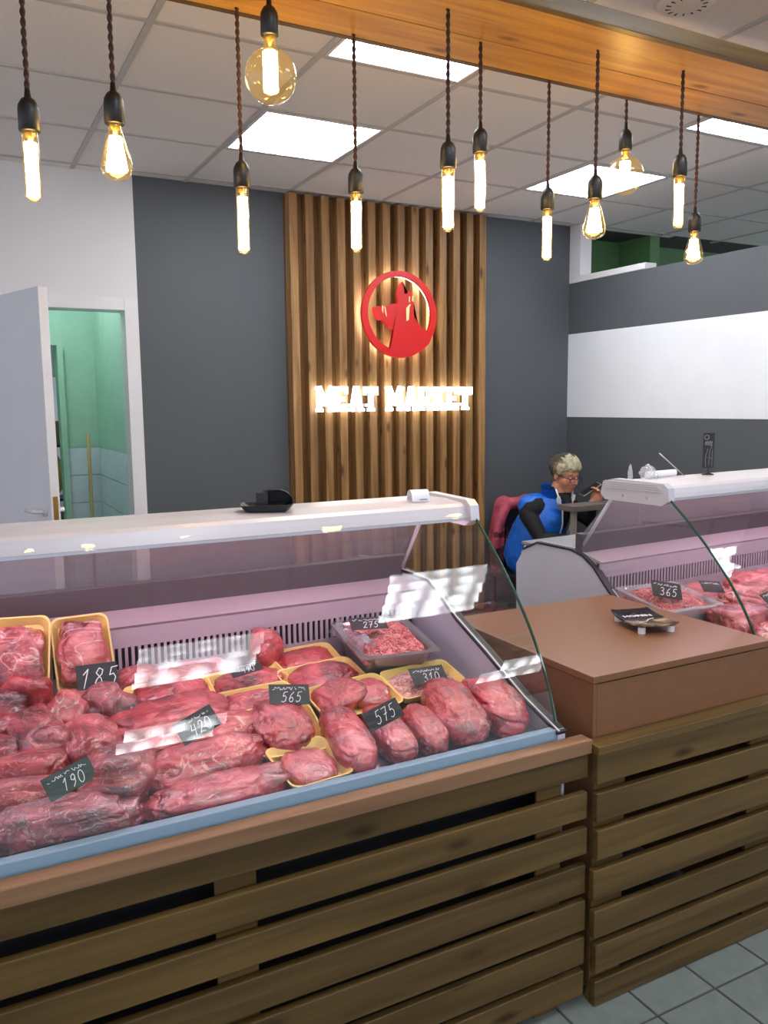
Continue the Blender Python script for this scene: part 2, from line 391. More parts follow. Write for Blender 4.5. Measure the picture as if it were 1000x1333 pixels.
# ceiling: plenum slab, tees, tiles
XG, YG, MX, MY = 1.338, 3.64, .624, .62
ce = struct('ceiling', B(-3, 9, -3.5, 5.5, 2.815, 2.86), 'plenum'); tag(ce, label='suspended ceiling of square mineral tiles')
bm = nb()
for i in range(-6, 10): box(bm, XG+MX*i-.012, XG+MX*i+.012, -3.4, YW, ZC-.001, ZC+.012)
for j in range(-11, 3): box(bm, -2.9, 8.2, YG+MY*j-.012, YG+MY*j+.012, ZC-.0005, ZC+.012)
obj('ceiling_grid', bm, 'ceiling_tee', ce)
LIGHTS = {(0, 0), (3, 0), (0, -2), (3, -2), (-1, -8), (3, -8)}
bm = nb(); box(bm, -MX/2+.013, MX/2-.013, -MY/2+.013, MY/2-.013, .003, .014, .001); ct_me = bpy.data.meshes.new('ceiling_tile'); bm.to_mesh(ct_me); bm.free(); ct_me.materials.append(MATS['ceiling_tile'])
for i in range(-5, 9):
    for j in range(-9, 2):
        if (i, j) in LIGHTS: continue
        link('ceiling_tile', ct_me, None, ce, (XG+MX*(i+.5), YG+MY*(j+.5), ZC))
bm = nb(); box(bm, -2.9, XR+1, YG+MY*2+.013, YW-.004, ZC+.003, ZC+.013)
obj('ceiling_edge_tile', bm, 'ceiling_tile', ce)
lab = {(0, 0): 'square white LED ceiling panel beside the top of the slat panel', (3, 0): 'square white LED ceiling panel near the right partition corner',
       (0, -2): 'square white LED ceiling panel above the beam, in line with the slat panel', (3, -2): 'square white LED ceiling panel above the beam end with the small teardrop bulb',
       }
spots = [((XG+MX*(i+.5), YG+MY*(j+.5), ZC), lab.get((i, j))) for i, j in sorted(LIGHTS)]
spots += [((x, y, ZC-.014), None) for x, y in ((.96, .58), (2.13, 1.08), (4.75, 1.10))]         # surface mounted ones over the customers
for loc, lb in spots:
    t = thing('ceiling_light_panel', lb or 'square white LED ceiling panel on the customer side of the beam', 'ceiling light', loc, 0, 'LED ceiling panels')
    bm = nb(); w, d = .297, .295
    for a in ((-w, w, -d, -d+.012), (-w, w, d-.012, d), (-w, -w+.012, -d+.012, d-.012), (w-.012, w, -d+.012, d-.012)): box(bm, *a, -.003, .012)
    obj('frame', bm, 'white_pvc', t)
    obj('diffuser', B(-w+.012, w-.012, -d+.012, d-.012, .0, .008), 'led_diffuser', t)
# round ceiling vent in front of the beam
t = thing('ceiling_vent', 'round ceiling fitting with slots in a speckled tile', 'vent', (2.25, 2.10, ZC))
bm = nb(); lathe(bm, [(0, -.012), (.05, -.012), (.085, -.007), (.095, .002), (0, .002)], 28); obj('vent_disc', bm, 'ceiling_tile', t, smooth=True)
bm = nb()
for k in range(14):
    a = 2*PI*k/14; M = Matrix.Rotation(a, 4, 'Z'); box(bm, .05, .066, -.002, .002, -.0128, -.009, 0, M)
obj('vent_slots', bm, 'plenum', t)

# ------------------------------------------------------------------ door to the utility room
dr = tag(empty('door_1', (.53, YW, 0)), label='open white door with lever handle in a white frame', kind='structure')
bm = nb(); box(bm, .955, 1.03, YW-.02, YW+.13, 0, 2.12, .003); box(bm, .10, .955, YW-.02, YW+.13, 2.05, 2.12, .003); box(bm, .03, .10, YW-.02, YW+.13, 0, 2.12, .003)
obj('door_frame', bm, 'white_pvc', dr, world=True)
# leaf, hinged on the left jamb and swung toward the shop
hx, hy = .155, 4.26
ang = math.atan2(3.967-hy, .419-hx)
Lf = .38
leaf_e = None
hing = Vector((.11, 4.955, 0)); tip = Vector((.425, 4.02, 0))
ang = math.atan2(tip.y-hing.y, tip.x-hing.x); Lw = (tip-hing).length
bm = nb(); box(bm, 0, Lw, -.022, .022, .01, 2.035, .003)
leaf = obj('door_leaf', bm, 'white_pvc', dr, loc=hing-Vector(dr.location), rot=(0, 0, ang))
bm = nb(); box(bm, Lw-.001, Lw+.002, -.011, .011, .86, 1.10); obj('lock_plate', bm, 'brass', leaf)
for s in (-1, 1):
    bm = nb(); lathe(bm, [(0, 0), (.026, 0), (.024, .009), (0, .009)], 16)
    for v in bm.verts: v.co = Vector((Lw-.06+v.co.x, s*(.022+v.co.z), 1.03+v.co.y))
    tube(bm, [(Lw-.06, s*.025, 1.03), (Lw-.06, s*.065, 1.03)], .009, 10)
    tube(bm, [(Lw-.06, s*.06, 1.03), (Lw-.075, s*.066, 1.03), (Lw-.18, s*.062, 1.028)], [.009, .011, .009], 10)
    obj('door_handle', bm, 'white_pvc', leaf, smooth=True)
    bm = nb(); lathe(bm, [(0, 0), (.024, 0), (.022, .008), (0, .008)], 16)
    for v in bm.verts: v.co = Vector((Lw-.06+v.co.x, s*(.022+v.co.z), .94+v.co.y*1.25))
    obj('keyhole_plate', bm, 'white_pvc', leaf, smooth=True)
# things in the utility room
o = obj('broom_stick', (lambda bm: (tube(bm, [(0, 0, 0), (.012, .06, 1.32)], .013, 10), bm)[1])(nb()), 'stick_wood', loc=(.895, 6.2, 0), smooth=True)
tag(o, 'plain wooden broom stick leaning in the corner of the tiled utility room', 'broom stick')
t = thing('storage_rack', 'dark metal rack behind the green doorway of the utility room', 'rack', (.60, 7.0, 0))
for dx in (-.28, .28):
    for dy in (-.15, .15): obj('post', B(dx-.012, dx+.012, dy-.012, dy+.012, 0, 2.0), 'black_metal', t)
for z in (.35, .78, 1.2): obj('shelf', B(-.29, .29, -.16, .16, z, z+.02), 'dark_plastic', t)
o = obj('cardboard_box', B(.42, .85, 6.86, 7.1, 1.221, 1.40, .006), 'cardboard'); tag(o, 'brown cardboard box on the upper rack shelf in the utility room', 'box')
bm = nb(); bmesh.ops.create_icosphere(bm, subdivisions=3, radius=1)
for v in bm.verts:
    k = 1+.18*noise.noise(v.co*1.7); v.co = Vector((.66+v.co.x*.19*k, 7.0+v.co.y*.11*k, .97+max(-.165, v.co.z*.18*k)))
o = obj('sack', bm, 'yellow_bag', smooth=True); tag(o, 'olive yellow sack on the middle rack shelf in the utility room', 'sack')
o = obj('dark_bin', B(.45, .85, 6.88, 7.1, .372, .70, .01), 'cardboard'); tag(o, 'brown bin on the lowest rack shelf in the utility room', 'bin')
bm = nb(); tube(bm, [(0, 0, 0), (0, 0, 1.75)], .03, 14); tube(bm, [(0, 0, 1.70), (-.2, 0, 1.70)], .03, 14)
o = obj('drain_pipe', bm, 'white_pvc', loc=(.80, 7.3, 0), smooth=True); tag(o, 'white plastic pipe with an elbow behind the green doorway', 'pipe')

# ------------------------------------------------------------------ slat panel and signs
t = thing('slat_wall_panel', 'tall panel of vertical brown timber slats on the grey wall', 'wall panel', (2.67, YW, 0))
obj('back_board', B(-.73, .73, -.025, -.001, .02, 2.79), 'slat_wood_shaded', t)
bm = nb(); box(bm, -.0265, .0265, -.095, -.025, .02, 2.79, .002); sl_me = bpy.data.meshes.new('slat'); bm.to_mesh(sl_me); bm.free(); sl_me.materials.append(MATS['slat_wood'])
for k in range(14): link('slat', sl_me, None, t, (-.70+.1077*k, 0, 0))
# round bull emblem
cx, cz, RX = 2.675, 2.083, .278
t = thing('bull_emblem_sign', 'round red ring sign with a red bull head silhouette', 'sign', (cx, 4.83, cz))
MF = Matrix(((1, 0, 0, 0), (0, 0, 1, 0), (0, 1, 0, 0), (0, 0, 0, 1)))     # (u,v,w)->(x,z,y)
def annulus(r0, r1, y0, y1, seg=64, dc=(0, 0)):
    bm = nb(); L = []
    for r, y, c in ((r1, y0, (0, 0)), (r0, y0, dc), (r0, y1, dc), (r1, y1, (0, 0))):
        L.append([bm.verts.new((c[0]+r*math.cos(2*PI*k/seg), y, c[1]+r*math.sin(2*PI*k/seg))) for k in range(seg)])
    for a in range(4):
        A, C = L[a], L[(a+1) % 4]
        for k in range(seg): bm.faces.new((A[k], A[(k+1) % seg], C[(k+1) % seg], C[k]))
    return bm
obj('ring', annulus(RX*.845, RX, -.012, .012, dc=(0, .006)), 'sign_red', t, smooth=False)
bull = [(235, 480), (280, 466), (330, 462), (380, 462), (425, 436), (488, 428), (480, 340), (498, 262), (540, 205), (560, 250), (561, 335), (590, 308), (622, 288), (645, 330), (652, 400), (660, 470), (655, 548), (700, 620), (760, 680), (815, 712), (855, 640), (868, 720), (820, 830), (740, 910), (620, 965), (500, 972), (420, 945), (385, 915), (408, 860), (424, 790), (433, 700), (398, 682), (352, 634), (320, 606), (288, 608), (252, 572), (238, 520)]
bm = nb(); outline_prism(bm, [((x-512)/392*RX, (540-y)/445*RX) for x, y in bull], Matrix.Translation((0, -.014, 0)) @ MF, .02)
bd = obj('bull_silhouette', bm, 'sign_red', t)
slits = [[(322, 458), (336, 462), (334, 535), (322, 505)], [(346, 462), (358, 478), (372, 572), (358, 545)], [(612, 430), (624, 432), (602, 470), (600, 590), (576, 604), (574, 470)], [(605, 352), (616, 350), (612, 412), (602, 400)], [(640, 340), (650, 345), (648, 405), (636, 392)]]
for sl in slits:
    bm = nb(); outline_prism(bm, [((x-512)/392*RX, (540-y)/445*RX) for x, y in sl], Matrix.Translation((0, -.0155, 0)) @ MF, .002); obj('glowing_cut', bm, 'gold_light', bd)
obj('halo_strip', annulus(RX*.87, RX*.965, .014, .024), 'halo_light', t)
for a in (20, 90, 160, 230, 310):
    px, pz = RX*.92*math.cos(R(a)), RX*.92*math.sin(R(a)); bm = nb(); tube(bm, [(px, .012, pz), (px, .055, pz)], .004, 8); obj('standoff', bm, 'steel', t)
# glowing letters
t = thing('illuminated_lettering', 'glowing white MEAT MARKET letters on the slat panel', 'sign', (2.67, 4.84, 1.54))
GL = {  # bars in a 1 x 1 cell: (x0,y0,x1,y1,width); slab serifs
 'M': [(.16, 0, .16, 1, .2), (.84, 0, .84, 1, .2), (.16, 1, .5, .3, .2), (.84, 1, .5, .3, .2), (.0, .06, .34, .06, .12), (.66, .06, 1, .06, .12), (0, .94, .26, .94, .12), (.74, .94, 1, .94, .12)],
 'E': [(.2, 0, .2, 1, .24), (.0, .09, .92, .09, .18), (.0, .91, .92, .91, .18), (.2, .5, .7, .5, .18), (.86, 0, .86, .3, .12), (.86, .7, .86, 1, .12)],
 'A': [(.2, 0, .46, 1, .2), (.8, 0, .54, 1, .24), (.25, .33, .75, .33, .16), (.0, .06, .36, .06, .12), (.64, .06, 1, .06, .12)],
 'T': [(.5, 0, .5, 1, .26), (0, .9, 1, .9, .2), (.06, .66, .06, 1, .12), (.94, .66, .94, 1, .12), (.26, .06, .74, .06, .12)],
 'R': [(.2, 0, .2, 1, .24), (.2, .91, .68, .91, .18), (.2, .48, .68, .48, .18), (.76, .52, .76, .88, .22), (.5, .45, .84, .04, .22), (0, .06, .4, .06, .12), (.7, .06, 1, .06, .12), (0, .94, .3, .94, .12)],
 'K': [(.2, 0, .2, 1, .24), (.3, .45, .8, .98, .2), (.42, .55, .84, .04, .22), (0, .06, .4, .06, .12), (.64, .06, 1, .06, .12), (0, .94, .4, .94, .12), (.64, .94, 1, .94, .12)]}
def bar(bm, x0, y0, x1, y1, w, sx, sz, ox, th):
    a = Vector((x0*sx+ox, y0*sz)); b = Vector((x1*sx+ox, y1*sz)); d = (b-a).normalized(); nrm = Vector((-d.y, d.x))*(w*sx/2 if abs(d.y) > abs(d.x) else w*sz/2)
    outline_prism(bm, [tuple(a+nrm), tuple(a-nrm), tuple(b-nrm), tuple(b+nrm)], MF, th)
def word(txt, xa, xb):
    ws = {'M': 1.25, 'A': 1.05, 'R': 1.0, 'K': 1.05, 'E': .9, 'T': .95}
    tot = sum(ws[c] for c in txt)+.05*(len(txt)-1); u = (xb-xa)/tot; x = xa
    for c in txt:
        bm = nb()
        for b in GL[c]: bar(bm, *b, ws[c]*u, .158, x-2.67, .03)
        bmesh.ops.translate(bm, verts=bm.verts, vec=(0, 0, -.079)); obj('letter', bm, 'letter_light', t); x += (ws[c]+.05)*u
word('MEAT', 2.085, 2.52); word('MARKET', 2.585, 3.255)
for xa, xb in ((-.57, -.16), (-.07, .57)): obj('mounting_rail', B(xa, xb, .03, .043, -.05, -.03), 'steel', t)

# ------------------------------------------------------------------ beam and pendant lamps
t = thing('hanging_wooden_beam', 'wide orange-brown timber beam hung below the ceiling with pendant lamps', 'beam', (2.2, 2.0, 2.5))
obj('board', B(-3.6, 3.4, -.18, .022, 0, .022, .002), 'beam_wood', t)
obj('board', B(-3.6, 3.4, .026, .168, 0, .022, .002), 'beam_wood', t)
obj('fascia', B(-3.6, 3.4, -.205, -.181, -.001, .042, .002), 'pallet_wood', t)
obj('fascia', B(-3.6, 3.4, .169, .19, -.0005, .042, .002), 'pallet_wood', t)
for x in (-2.4, -.6, 1.2, 3.0): obj('hanger', B(x-.004, x+.004, -.004, .004, .02, .3), 'steel', t)
def lamp(kind, x, y, ztop, zbot, label):
    t = thing('pendant_lamp', label, 'pendant lamp', (x, y, 2.5), 0, 'pendant lamps on the beam')
    dz = ztop-2.5; n = max(6, int(abs(dz)/.006))
    bm = nb()
    for ph in (0, PI):
        tube(bm, [(.0028*math.cos(ph+i*.95), .0028*math.sin(ph+i*.95), dz*i/n) for i in range(n+1)], .0033, 5)
    obj('twisted_cord', bm, 'cord_cloth', t, smooth=True)
    sh = .064; s = dz
    bm = nb(); lathe(bm, [(0, s+.022), (.005, s+.022), (.007, s+.004), (.014, s-.001), (.020, s-.012), (.0215, s-.022), (.0215, s-sh+.002), (.019, s-sh), (0, s-sh)], 24)
    obj('socket', bm, 'black_metal', t, smooth=True)
    b0 = s-sh; b1 = zbot-2.5; L = b0-b1
    if kind == 'tube': prof = [(.014, b0+.006), (.0165, b0-.006), (.0168, b1+.016)] + [(.0168*math.cos(R(a)), b1+.0168-.0168*math.sin(R(a))) for a in range(10, 91, 16)]
    elif kind == 'st': prof = [(.0135, b0+.006), (.0135, b0-.008), (.018, b0-.022), (.027, b0-L*.45), (.0335, b0-L*.68), (.034, b0-L*.77), (.030, b0-L*.88), (.019, b0-L*.955), (.006, b0-L*.985), (0, b1)]
    else:
        rr = .0625; zc_ = b1+rr; prof = [(.015, b0+.006), (.015, b0-.004)] + [(rr*math.sin(R(a)), zc_+rr*math.cos(R(a))) for a in range(17, 181, 8)]
    if prof[-1][0] > 1e-6: prof.append((0, prof[-1][1]-.0003))
    bm = nb(); lathe(bm, prof, 28); bu = obj('bulb', bm, 'bulb_glass', t, smooth=True)
    bm = nb(); lathe(bm, [(0, b0+.004), (.012, b0+.004), (.012, b0-.008), (.006, b0-.012), (.0045, b0-.02), (0, b0-.02)], 14); obj('bulb_cap', bm, 'brass', bu, smooth=True)
    bm = nb()
    if kind == 'tube':
        f0, f1, ra, rb, ns, rw = b0-.022, b1+.012, .0095, .0095, 8, .0040
    elif kind == 'st':
        f0, f1, ra, rb, ns, rw = b0-.026, b1+.022, .009, .019, 9, .0050
    else:
        f0, f1, ra, rb, ns, rw = b0-.036, b1+.028, .013, .013, 9, .0050
    for k in range(ns):
        a = 2*PI*k/ns; a2 = a+2*PI/ns*.5
        tube(bm, [(ra*math.cos(a), ra*math.sin(a), f0), (rb*math.cos(a2), rb*math.sin(a2), f1)], rw, 6)
    obj('filament', bm, 'filament', bu, smooth=True)
LAMPS = [('tube', .198, 1.93, 2.131, 1.927, 'tube bulb pendant over the left end of the meat case, beside a teardrop bulb'),
 ('st', .370, 1.93, 2.170, 1.988, 'large teardrop bulb pendant hanging in front of the white wall edge'),
 ('tube', .726, 2.148, 2.125, 1.895, 'tube bulb pendant on a long cord next to the big globe bulb'),
 ('globe', .749, 1.98, 2.438, 2.221, 'big clear globe bulb pendant on a short cord at the beam edge'),
 ('tube', 1.057, 2.153, 2.148, 1.926, 'tube bulb pendant in front of the left slats, under the brighter ceiling panel'),
 ('tube', 1.210, 1.916, 2.175, 1.951, 'long-cord tube bulb pendant in front of the right slats, above the bull emblem'),
 ('tube', 1.395, 2.039, 2.268, 2.044, 'higher of the two tube bulb pendants side by side in front of the right slats'),
 ('tube', 1.746, 2.174, 2.175, 1.953, 'tube bulb pendant hanging before the grey wall corner'),
 ('st', 1.726, 1.932, 2.153, 1.976, 'teardrop bulb pendant beside the globe bulb in front of a ceiling panel'),
 ('globe', 2.085, 2.190, 2.403, 2.196, 'globe bulb pendant on a very short cord in front of a lit ceiling panel'),
 ('tube', 2.064, 1.930, 2.254, 2.036, 'tube bulb pendant between the far globe bulb and the small teardrop bulb'),
 ('st', 2.423, 2.189, 2.167, 1.989, 'small teardrop bulb pendant in front of the grey partition top')]
for a in LAMPS: lamp(*a)

# ------------------------------------------------------------------ display cases
FG = bez((.016, .701), (.069, .955), (.407, 1.218), 28)
def inset(prof, d): return [(y+d, z) for y, z in prof]
def case(root, x0, x1, joints, rim, ends, tube_x):
    """x0..x1 local; rim: (y,z) line of the end panel top, front to back; ends: x of built end sides"""
    P = root
    bm = nb(); prism(bm, [(.39, 1.188), (.385, 1.192), (.398, 1.222), (.41, 1.230), (.50, 1.236), (.615, 1.234), (.628, 1.226), (.628, 1.196), (.60, 1.190), (.50, 1.206), (.41, 1.206), (.402, 1.184)], x0+.012, x1-.012); obj('canopy', bm, 'white_metal', P)
    obj('canopy_edge_trim', B(x0+.012, x1-.012, .386, .3905, 1.184, 1.1915), 'alu', P)
    for k, (a, b) in enumerate(zip(joints[:-1], joints[1:])):
        bm = nb(); strip(bm, FG, -.006, a+.0015, b-.0015); g = obj('front_glass', bm, 'case_glass', P, smooth=False)
        for xe in (a+.002, b-.002):
            bm = nb(); strip(bm, inset(FG, -.0005), -.007, xe-.002, xe+.002); obj('glass_edge', bm, 'green_edge', g)
    obj('front_sill', B(x0, x1, .0, .024, .668, .722, .002), 'blue_sill', P)
    bm = nb(); prism(bm, [(.024, .690), (.675, .777), (.675, .765), (.024, .676)], x0+.02, x1-.02); obj('deck', bm, 'steel', P)
    # rear vent wall with slots
    bm = nb(); box(bm, x0+.02, x1-.02, .675, .682, .768, .822); box(bm, x0+.02, x1-.02, .675, .682, .880, .930)
    n = int((x1-x0-.1)/.0168)
    for i in range(n+1):
        x = x0+.05+i*.0168; box(bm, x-.0040, x+.0040, .675, .682, .822, .880)
    obj('vent_wall', bm, 'case_inner', P)
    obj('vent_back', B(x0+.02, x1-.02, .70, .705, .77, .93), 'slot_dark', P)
    bm = nb(); prism(bm, [(.675, .930), (.668, .938), (.76, .962), (.76, .95)], x0+.02, x1-.02); obj('vent_lip', bm, 'case_inner', P)
    obj('rear_rail', B(x0+.01, x1-.01, .758, .79, .945, 1.030, .003), 'case_dark', P)
    bm = nb(); strip(bm, [(.775, 1.02), (.615, 1.192)], .005, x0+.02, x1-.02); obj('rear_glass', bm, 'rear_acrylic', P)
    obj('worktop', B(x0+.01, x1-.01, .79, 1.08, .948, .962, .003), 'worktop_steel', P)
    bm = nb(); box(bm, x0+.03, x1-.03, .06, 1.06, .10, .665); box(bm, x0+.03, x1-.03, .71, 1.06, .66, .948); obj('cabinet_body', bm, 'case_shell', P)
    obj('lamp_tube', (lambda bm: (tube(bm, [(tube_x[0], .45, 1.194), (tube_x[1], .45, 1.194)], .0115, 10), bm)[1])(nb()), 'pink_tube', P, smooth=True)
    for k, xe in enumerate(ends):
        s = -1 if xe < (x0+x1)/2 else 1
        a, b = sorted((xe, xe-s*.022))
        bm = nb(); prism(bm, rim + [(1.10, rim[-1][1]-.06), (1.085, .10), (.02, .10), (-.004, .55)], a, b); sp = obj('side_panel', bm, 'side_plastic', P)
        bm = nb(); strip(bm, rim, .008, a-.003, b+.003); obj('rim_gasket', bm, 'rubber', sp)
        bm = nb(); strip(bm, [(y, z+.008) for y, z in rim], .002, (b-.006 if s < 0 else a+.001), (b-.001 if s < 0 else a+.006)); obj('rim_strip', bm, 'white_metal', sp)
        gpoly = [(y+.004, z) for y, z in FG[2:]] + [(.615, 1.19), (.775, 1.0)]
        low = [(y, z+.009) for y, z in rim if .02 < y < .75][::-1]
        bm = nb(); g0 = xe-s*.012
        prism(bm, gpoly+low, g0-.003, g0+.003); bmesh.ops.triangulate(bm, faces=[f for f in bm.faces if len(f.verts) > 4]); obj('side_glass', bm, 'side_glass_mat', P)
        bm = nb(); tube(bm, [(xe-s*.02, .612, 1.20), (xe-s*.02, .785, .955)], .006, 8); obj('strut', bm, 'white_metal', P, smooth=True)
        bm = nb(); prism(bm, [(.37, 1.186), (.376, 1.226), (.395, 1.240), (.60, 1.244), (.65, 1.232), (.66, 1.19), (.64, 1.170), (.40, 1.168)], a if s > 0 else xe-.006, xe+.006 if s > 0 else b)
        ec = obj('end_cap', bm, 'side_plastic' if s < 0 else 'white_metal', P)
        bm = nb()
        for kk in range(4): box(bm, xe+s*.006, xe+s*.009, .40+.006*kk, .64, 1.212+.007*kk, 1.215+.007*kk)
        obj('ribs', bm, 'white_metal', ec)
        for yy in (.46, .56):
            bm = nb(); lathe(bm, [(0, .003), (.004, .003), (.005, 0), (0, 0)], 10)
            for v in bm.verts: v.co = Vector((xe+s*(.006+v.co.z), yy+v.co.x, 1.19+v.co.y))
            obj('screw', bm, 'steel', ec)
LC = thing('meat_display_case', 'refrigerated meat display case with curved glass and foam trays beside the brown podium', 'display case', (0, 1.492, 0))
case(LC, -1.30, 1.275, (-1.27, .03, 1.27), [(-.005, .711), (.129, .754), (.298, .83), (.45, .892), (.55, .95), (.598, .972), (.70, .976), (1.07, .972)], (1.272,), (-1.2, 1.2))
RC = thing('meat_display_case', 'refrigerated meat display case with grey plastic end panel, behind the brown podium', 'display case', (2.058, 1.522, 0), R(4.5))
case(RC, 0, 2.5, (0.004, 1.25, 2.49), [(-.005, .711), (.2, .735), (.40, .755), (.55, .79), (.62, .845), (.695, .92), (.745, .950), (.80, .964), (.98, .966), (1.06, .93)], (.002, 2.498), (.08, 2.4))

# ------------------------------------------------------------------ slatted counter fronts and podium
def slatted(name, label, x0, x1, yf, yb, slats, posts, cap, jitter=0.):
    t = thing(name, label, 'counter front', ((x0+x1)/2, yf, 0))
    rnd = random.Random(3)
    for z0, z1 in slats:
        j = rnd.uniform(-jitter, jitter); yj = rnd.uniform(0, .004)
        L = x1-x0; bm = nb(); box(bm, -L/2, L/2, 0, .019, z0, z1-(.007 if z1 < slats[0][1] else .0015), .0025)
        obj('slat', bm, 'pallet_wood', t, loc=(j, yj, 0))
    for a, b in posts: obj('post', B(a, b, yf+.024, yb, .0, slats[0][1]-.012, .002), 'pallet_wood', t, world=True)
    obj('cap_board', B(x0-.008, x1+.004, yf-.006, cap[0], cap[1], cap[2], .0025), cap[3], t, world=True)
    return t
ls = [(.603, .664), (.497, .571), (.406, .481), (.302, .384), (.205, .291), (.113, .193), (.029, .102)]
slatted('slatted_counter_front', 'long brown slatted timber front below the left meat case', -1.35, 1.318, 1.452, 1.484, ls, [(-1.3, -1.22), (-.45, -.37), (.40, .485), (1.18, 1.255)], (1.486, .665, .700, 'cap_wood'))
rs = [(.588, .664), (.490, .571), (.392, .476), (.286, .372), (.186, .266), (.090, .173), (.002, .074)]
slatted('slatted_counter_front', 'short brown slatted timber front below the brown podium', 1.332, 2.02, 1.432, 1.470, rs, [(1.338, 1.44), (1.90, 2.012)], (1.474, .664, .687, 'pallet_wood'), .006)
t = thing('podium_counter', 'square brown laminate podium between the two meat cases', 'counter', (1.68, 1.80, 0))
obj('top', B(1.346, 1.995, 1.474, 2.12, .824, .842, .0015), 'laminate', t, world=True)
obj('front_panel', B(1.362, 1.992, 1.477, 1.495, .60, .8205, .001), 'laminate', t, world=True)
obj('side_panel', B(1.35, 1.3615, 1.477, 2.117, .02, .822, .001), 'laminate', t, world=True)
obj('side_panel', B(1.972, 1.991, 1.497, 2.117, .02, .822, .001), 'laminate', t, world=True)
obj('back_panel', B(1.3625, 1.971, 2.1, 2.117, .02, .822, .001), 'laminate', t, world=True)

# ------------------------------------------------------------------ writing strokes (chalk)
DIG = {'0': [[(.3 + .26*math.cos(R(a)), .5+.5*math.sin(R(a))) for a in range(80, 445, 20)]],
 '1': [[(.12, .72), (.38, 1), (.22, 0)]], '2': [[(.08, .75), (.2, .95), (.4, 1), (.52, .82), (.42, .55), (.05, .02), (.3, .08), (.56, 0)]],
 '3': [[(.1, .88), (.3, 1), (.5, .85), (.42, .62), (.22, .54), (.46, .44), (.5, .2), (.3, 0), (.05, .1)]],
 '4': [[(.18, 1), (.05, .5), (.52, .55)], [(.5, .95), (.36, 0)]], '5': [[(.58, 1), (.22, .96), (.14, .56), (.36, .62), (.5, .42), (.42, .12), (.2, 0), (.02, .1)]],
 '6': [[(.5, .98), (.22, .7), (.06, .3), (.16, .02), (.38, .02), (.48, .25), (.36, .46), (.12, .36)]], '7': [[(.05, .95), (.55, 1), (.2, 0)], [(.14, .48), (.5, .52)]],
 '8': [[(.3, .54), (.1, .75), (.26, 1), (.48, .88), (.44, .66), (.16, .4), (.06, .14), (.28, 0), (.48, .18), (.42, .42), (.3, .54)]],
 '9': [[(.5, .75), (.34, .5), (.12, .62), (.16, .9), (.38, 1), (.5, .8), (.44, .3), (.2, 0)]]}
def ribbon(bm, pts, w, M):
    for a, b in zip(pts[:-1], pts[1:]):
        a = Vector(a); b = Vector(b); d = b-a
        if d.length < 1e-6: continue
        d.normalize(); nn = Vector((-d.y, d.x))*w/2; a = a-d*w*.3; b = b+d*w*.3
        outline_prism(bm, [tuple(a+nn), tuple(a-nn), tuple(b-nn), tuple(b+nn)], M, .0003)
def price_tag(txt, loc, w, h, yaw, tilt, roll, label, mat='tag_black', scribble=True, group='chalk price tags'):
    """card with chalk digits; faces the customer, tilted back"""
    t = thing('price_tag', label, 'price tag', loc); t.rotation_euler = (R(tilt), R(roll), R(yaw)); t.rotation_mode = 'XYZ'
    Mx = Matrix.Rotation(R(yaw), 4, 'Z') @ Matrix.Rotation(R(tilt), 4, 'X') @ Matrix.Rotation(R(roll), 4, 'Y')
    t.rotation_euler = Mx.to_euler()
    obj('card', B(-w/2, w/2, 0, .0015, -h/2, h/2, .0004), mat, t)
    M = Matrix.Translation((0, -.0004, 0)) @ Matrix(((1, 0, 0, 0), (0, 0, 1, 0), (0, 1, 0, 0), (0, 0, 0, 1)))
    bm = nb()
    if txt:
        dh = h*.5 if scribble else h*.66; dw = dh*.62; tw = dw*len(txt)*1.08; x = -tw/2+w*.05; z0 = -h*.38 if scribble else -h*.33
        for c in txt:
            for st in DIG[c]: ribbon(bm, [(x+(px+.18*py-.05)*dh*.9, z0+py*dh) for px, py in st], h*.032, M)
            x += dw*1.12
    if scribble:
        rnd = random.Random(len(label)); x = -w*.42; pts = []
        while x < w*.4:
            pts.append((x, h*.26+rnd.uniform(-.06, .1)*h)); x += w*.022
            if rnd.random() < .12 and len(pts) > 2: ribbon(bm, pts, h*.022, M); pts = []; x += w*.03
        if len(pts) > 1: ribbon(bm, pts, h*.022, M)
    obj('chalk_writing', bm, 'chalk', t)
    return t

# ------------------------------------------------------------------ meat, trays
def dz(y): return .693+.1336*(y-1.516)       # deck surface of the left case
def meat_mesh(L, Wd, Hh, seed, lump=.16, sub=None, box_=.55):
    sub = sub or (5 if L > .15 else 4)
    bm = nb(); bmesh.ops.create_icosphere(bm, subdivisions=sub, radius=1)
    off = Vector((seed*7.13, seed*3.7, seed*1.9))
    for v in bm.verts:
        p = v.co.copy(); e = .62
        q = Vector([math.copysign(abs(c)**(1-box_*.5), c) for c in p])
        a, c = L/Hh*.55, Wd/Hh*.55
        w = Vector((p.x*a, p.y*c, p.z*.8))           # noise follows the real proportions, so lumps stay round
        k = 1+lump*.9*noise.noise(p*1.2+off)+lump*.8*noise.noise(w*1.7+off)
        f = noise.noise(w*1.5+off*2+Vector((0, 0, .6*noise.noise(w*2+off)))); k -= .07*max(0, .12-abs(f))/.12      # seams between muscles
        k += lump*.12*noise.noise(w*5+off)+.010*noise.noise(Vector((w.x*5, w.y*16, w.z*16))+off)
        v.co = Vector((q.x*L/2*k, q.y*Wd/2*k, max(q.z*Hh/2*k, -Hh*.40)))
    return bm
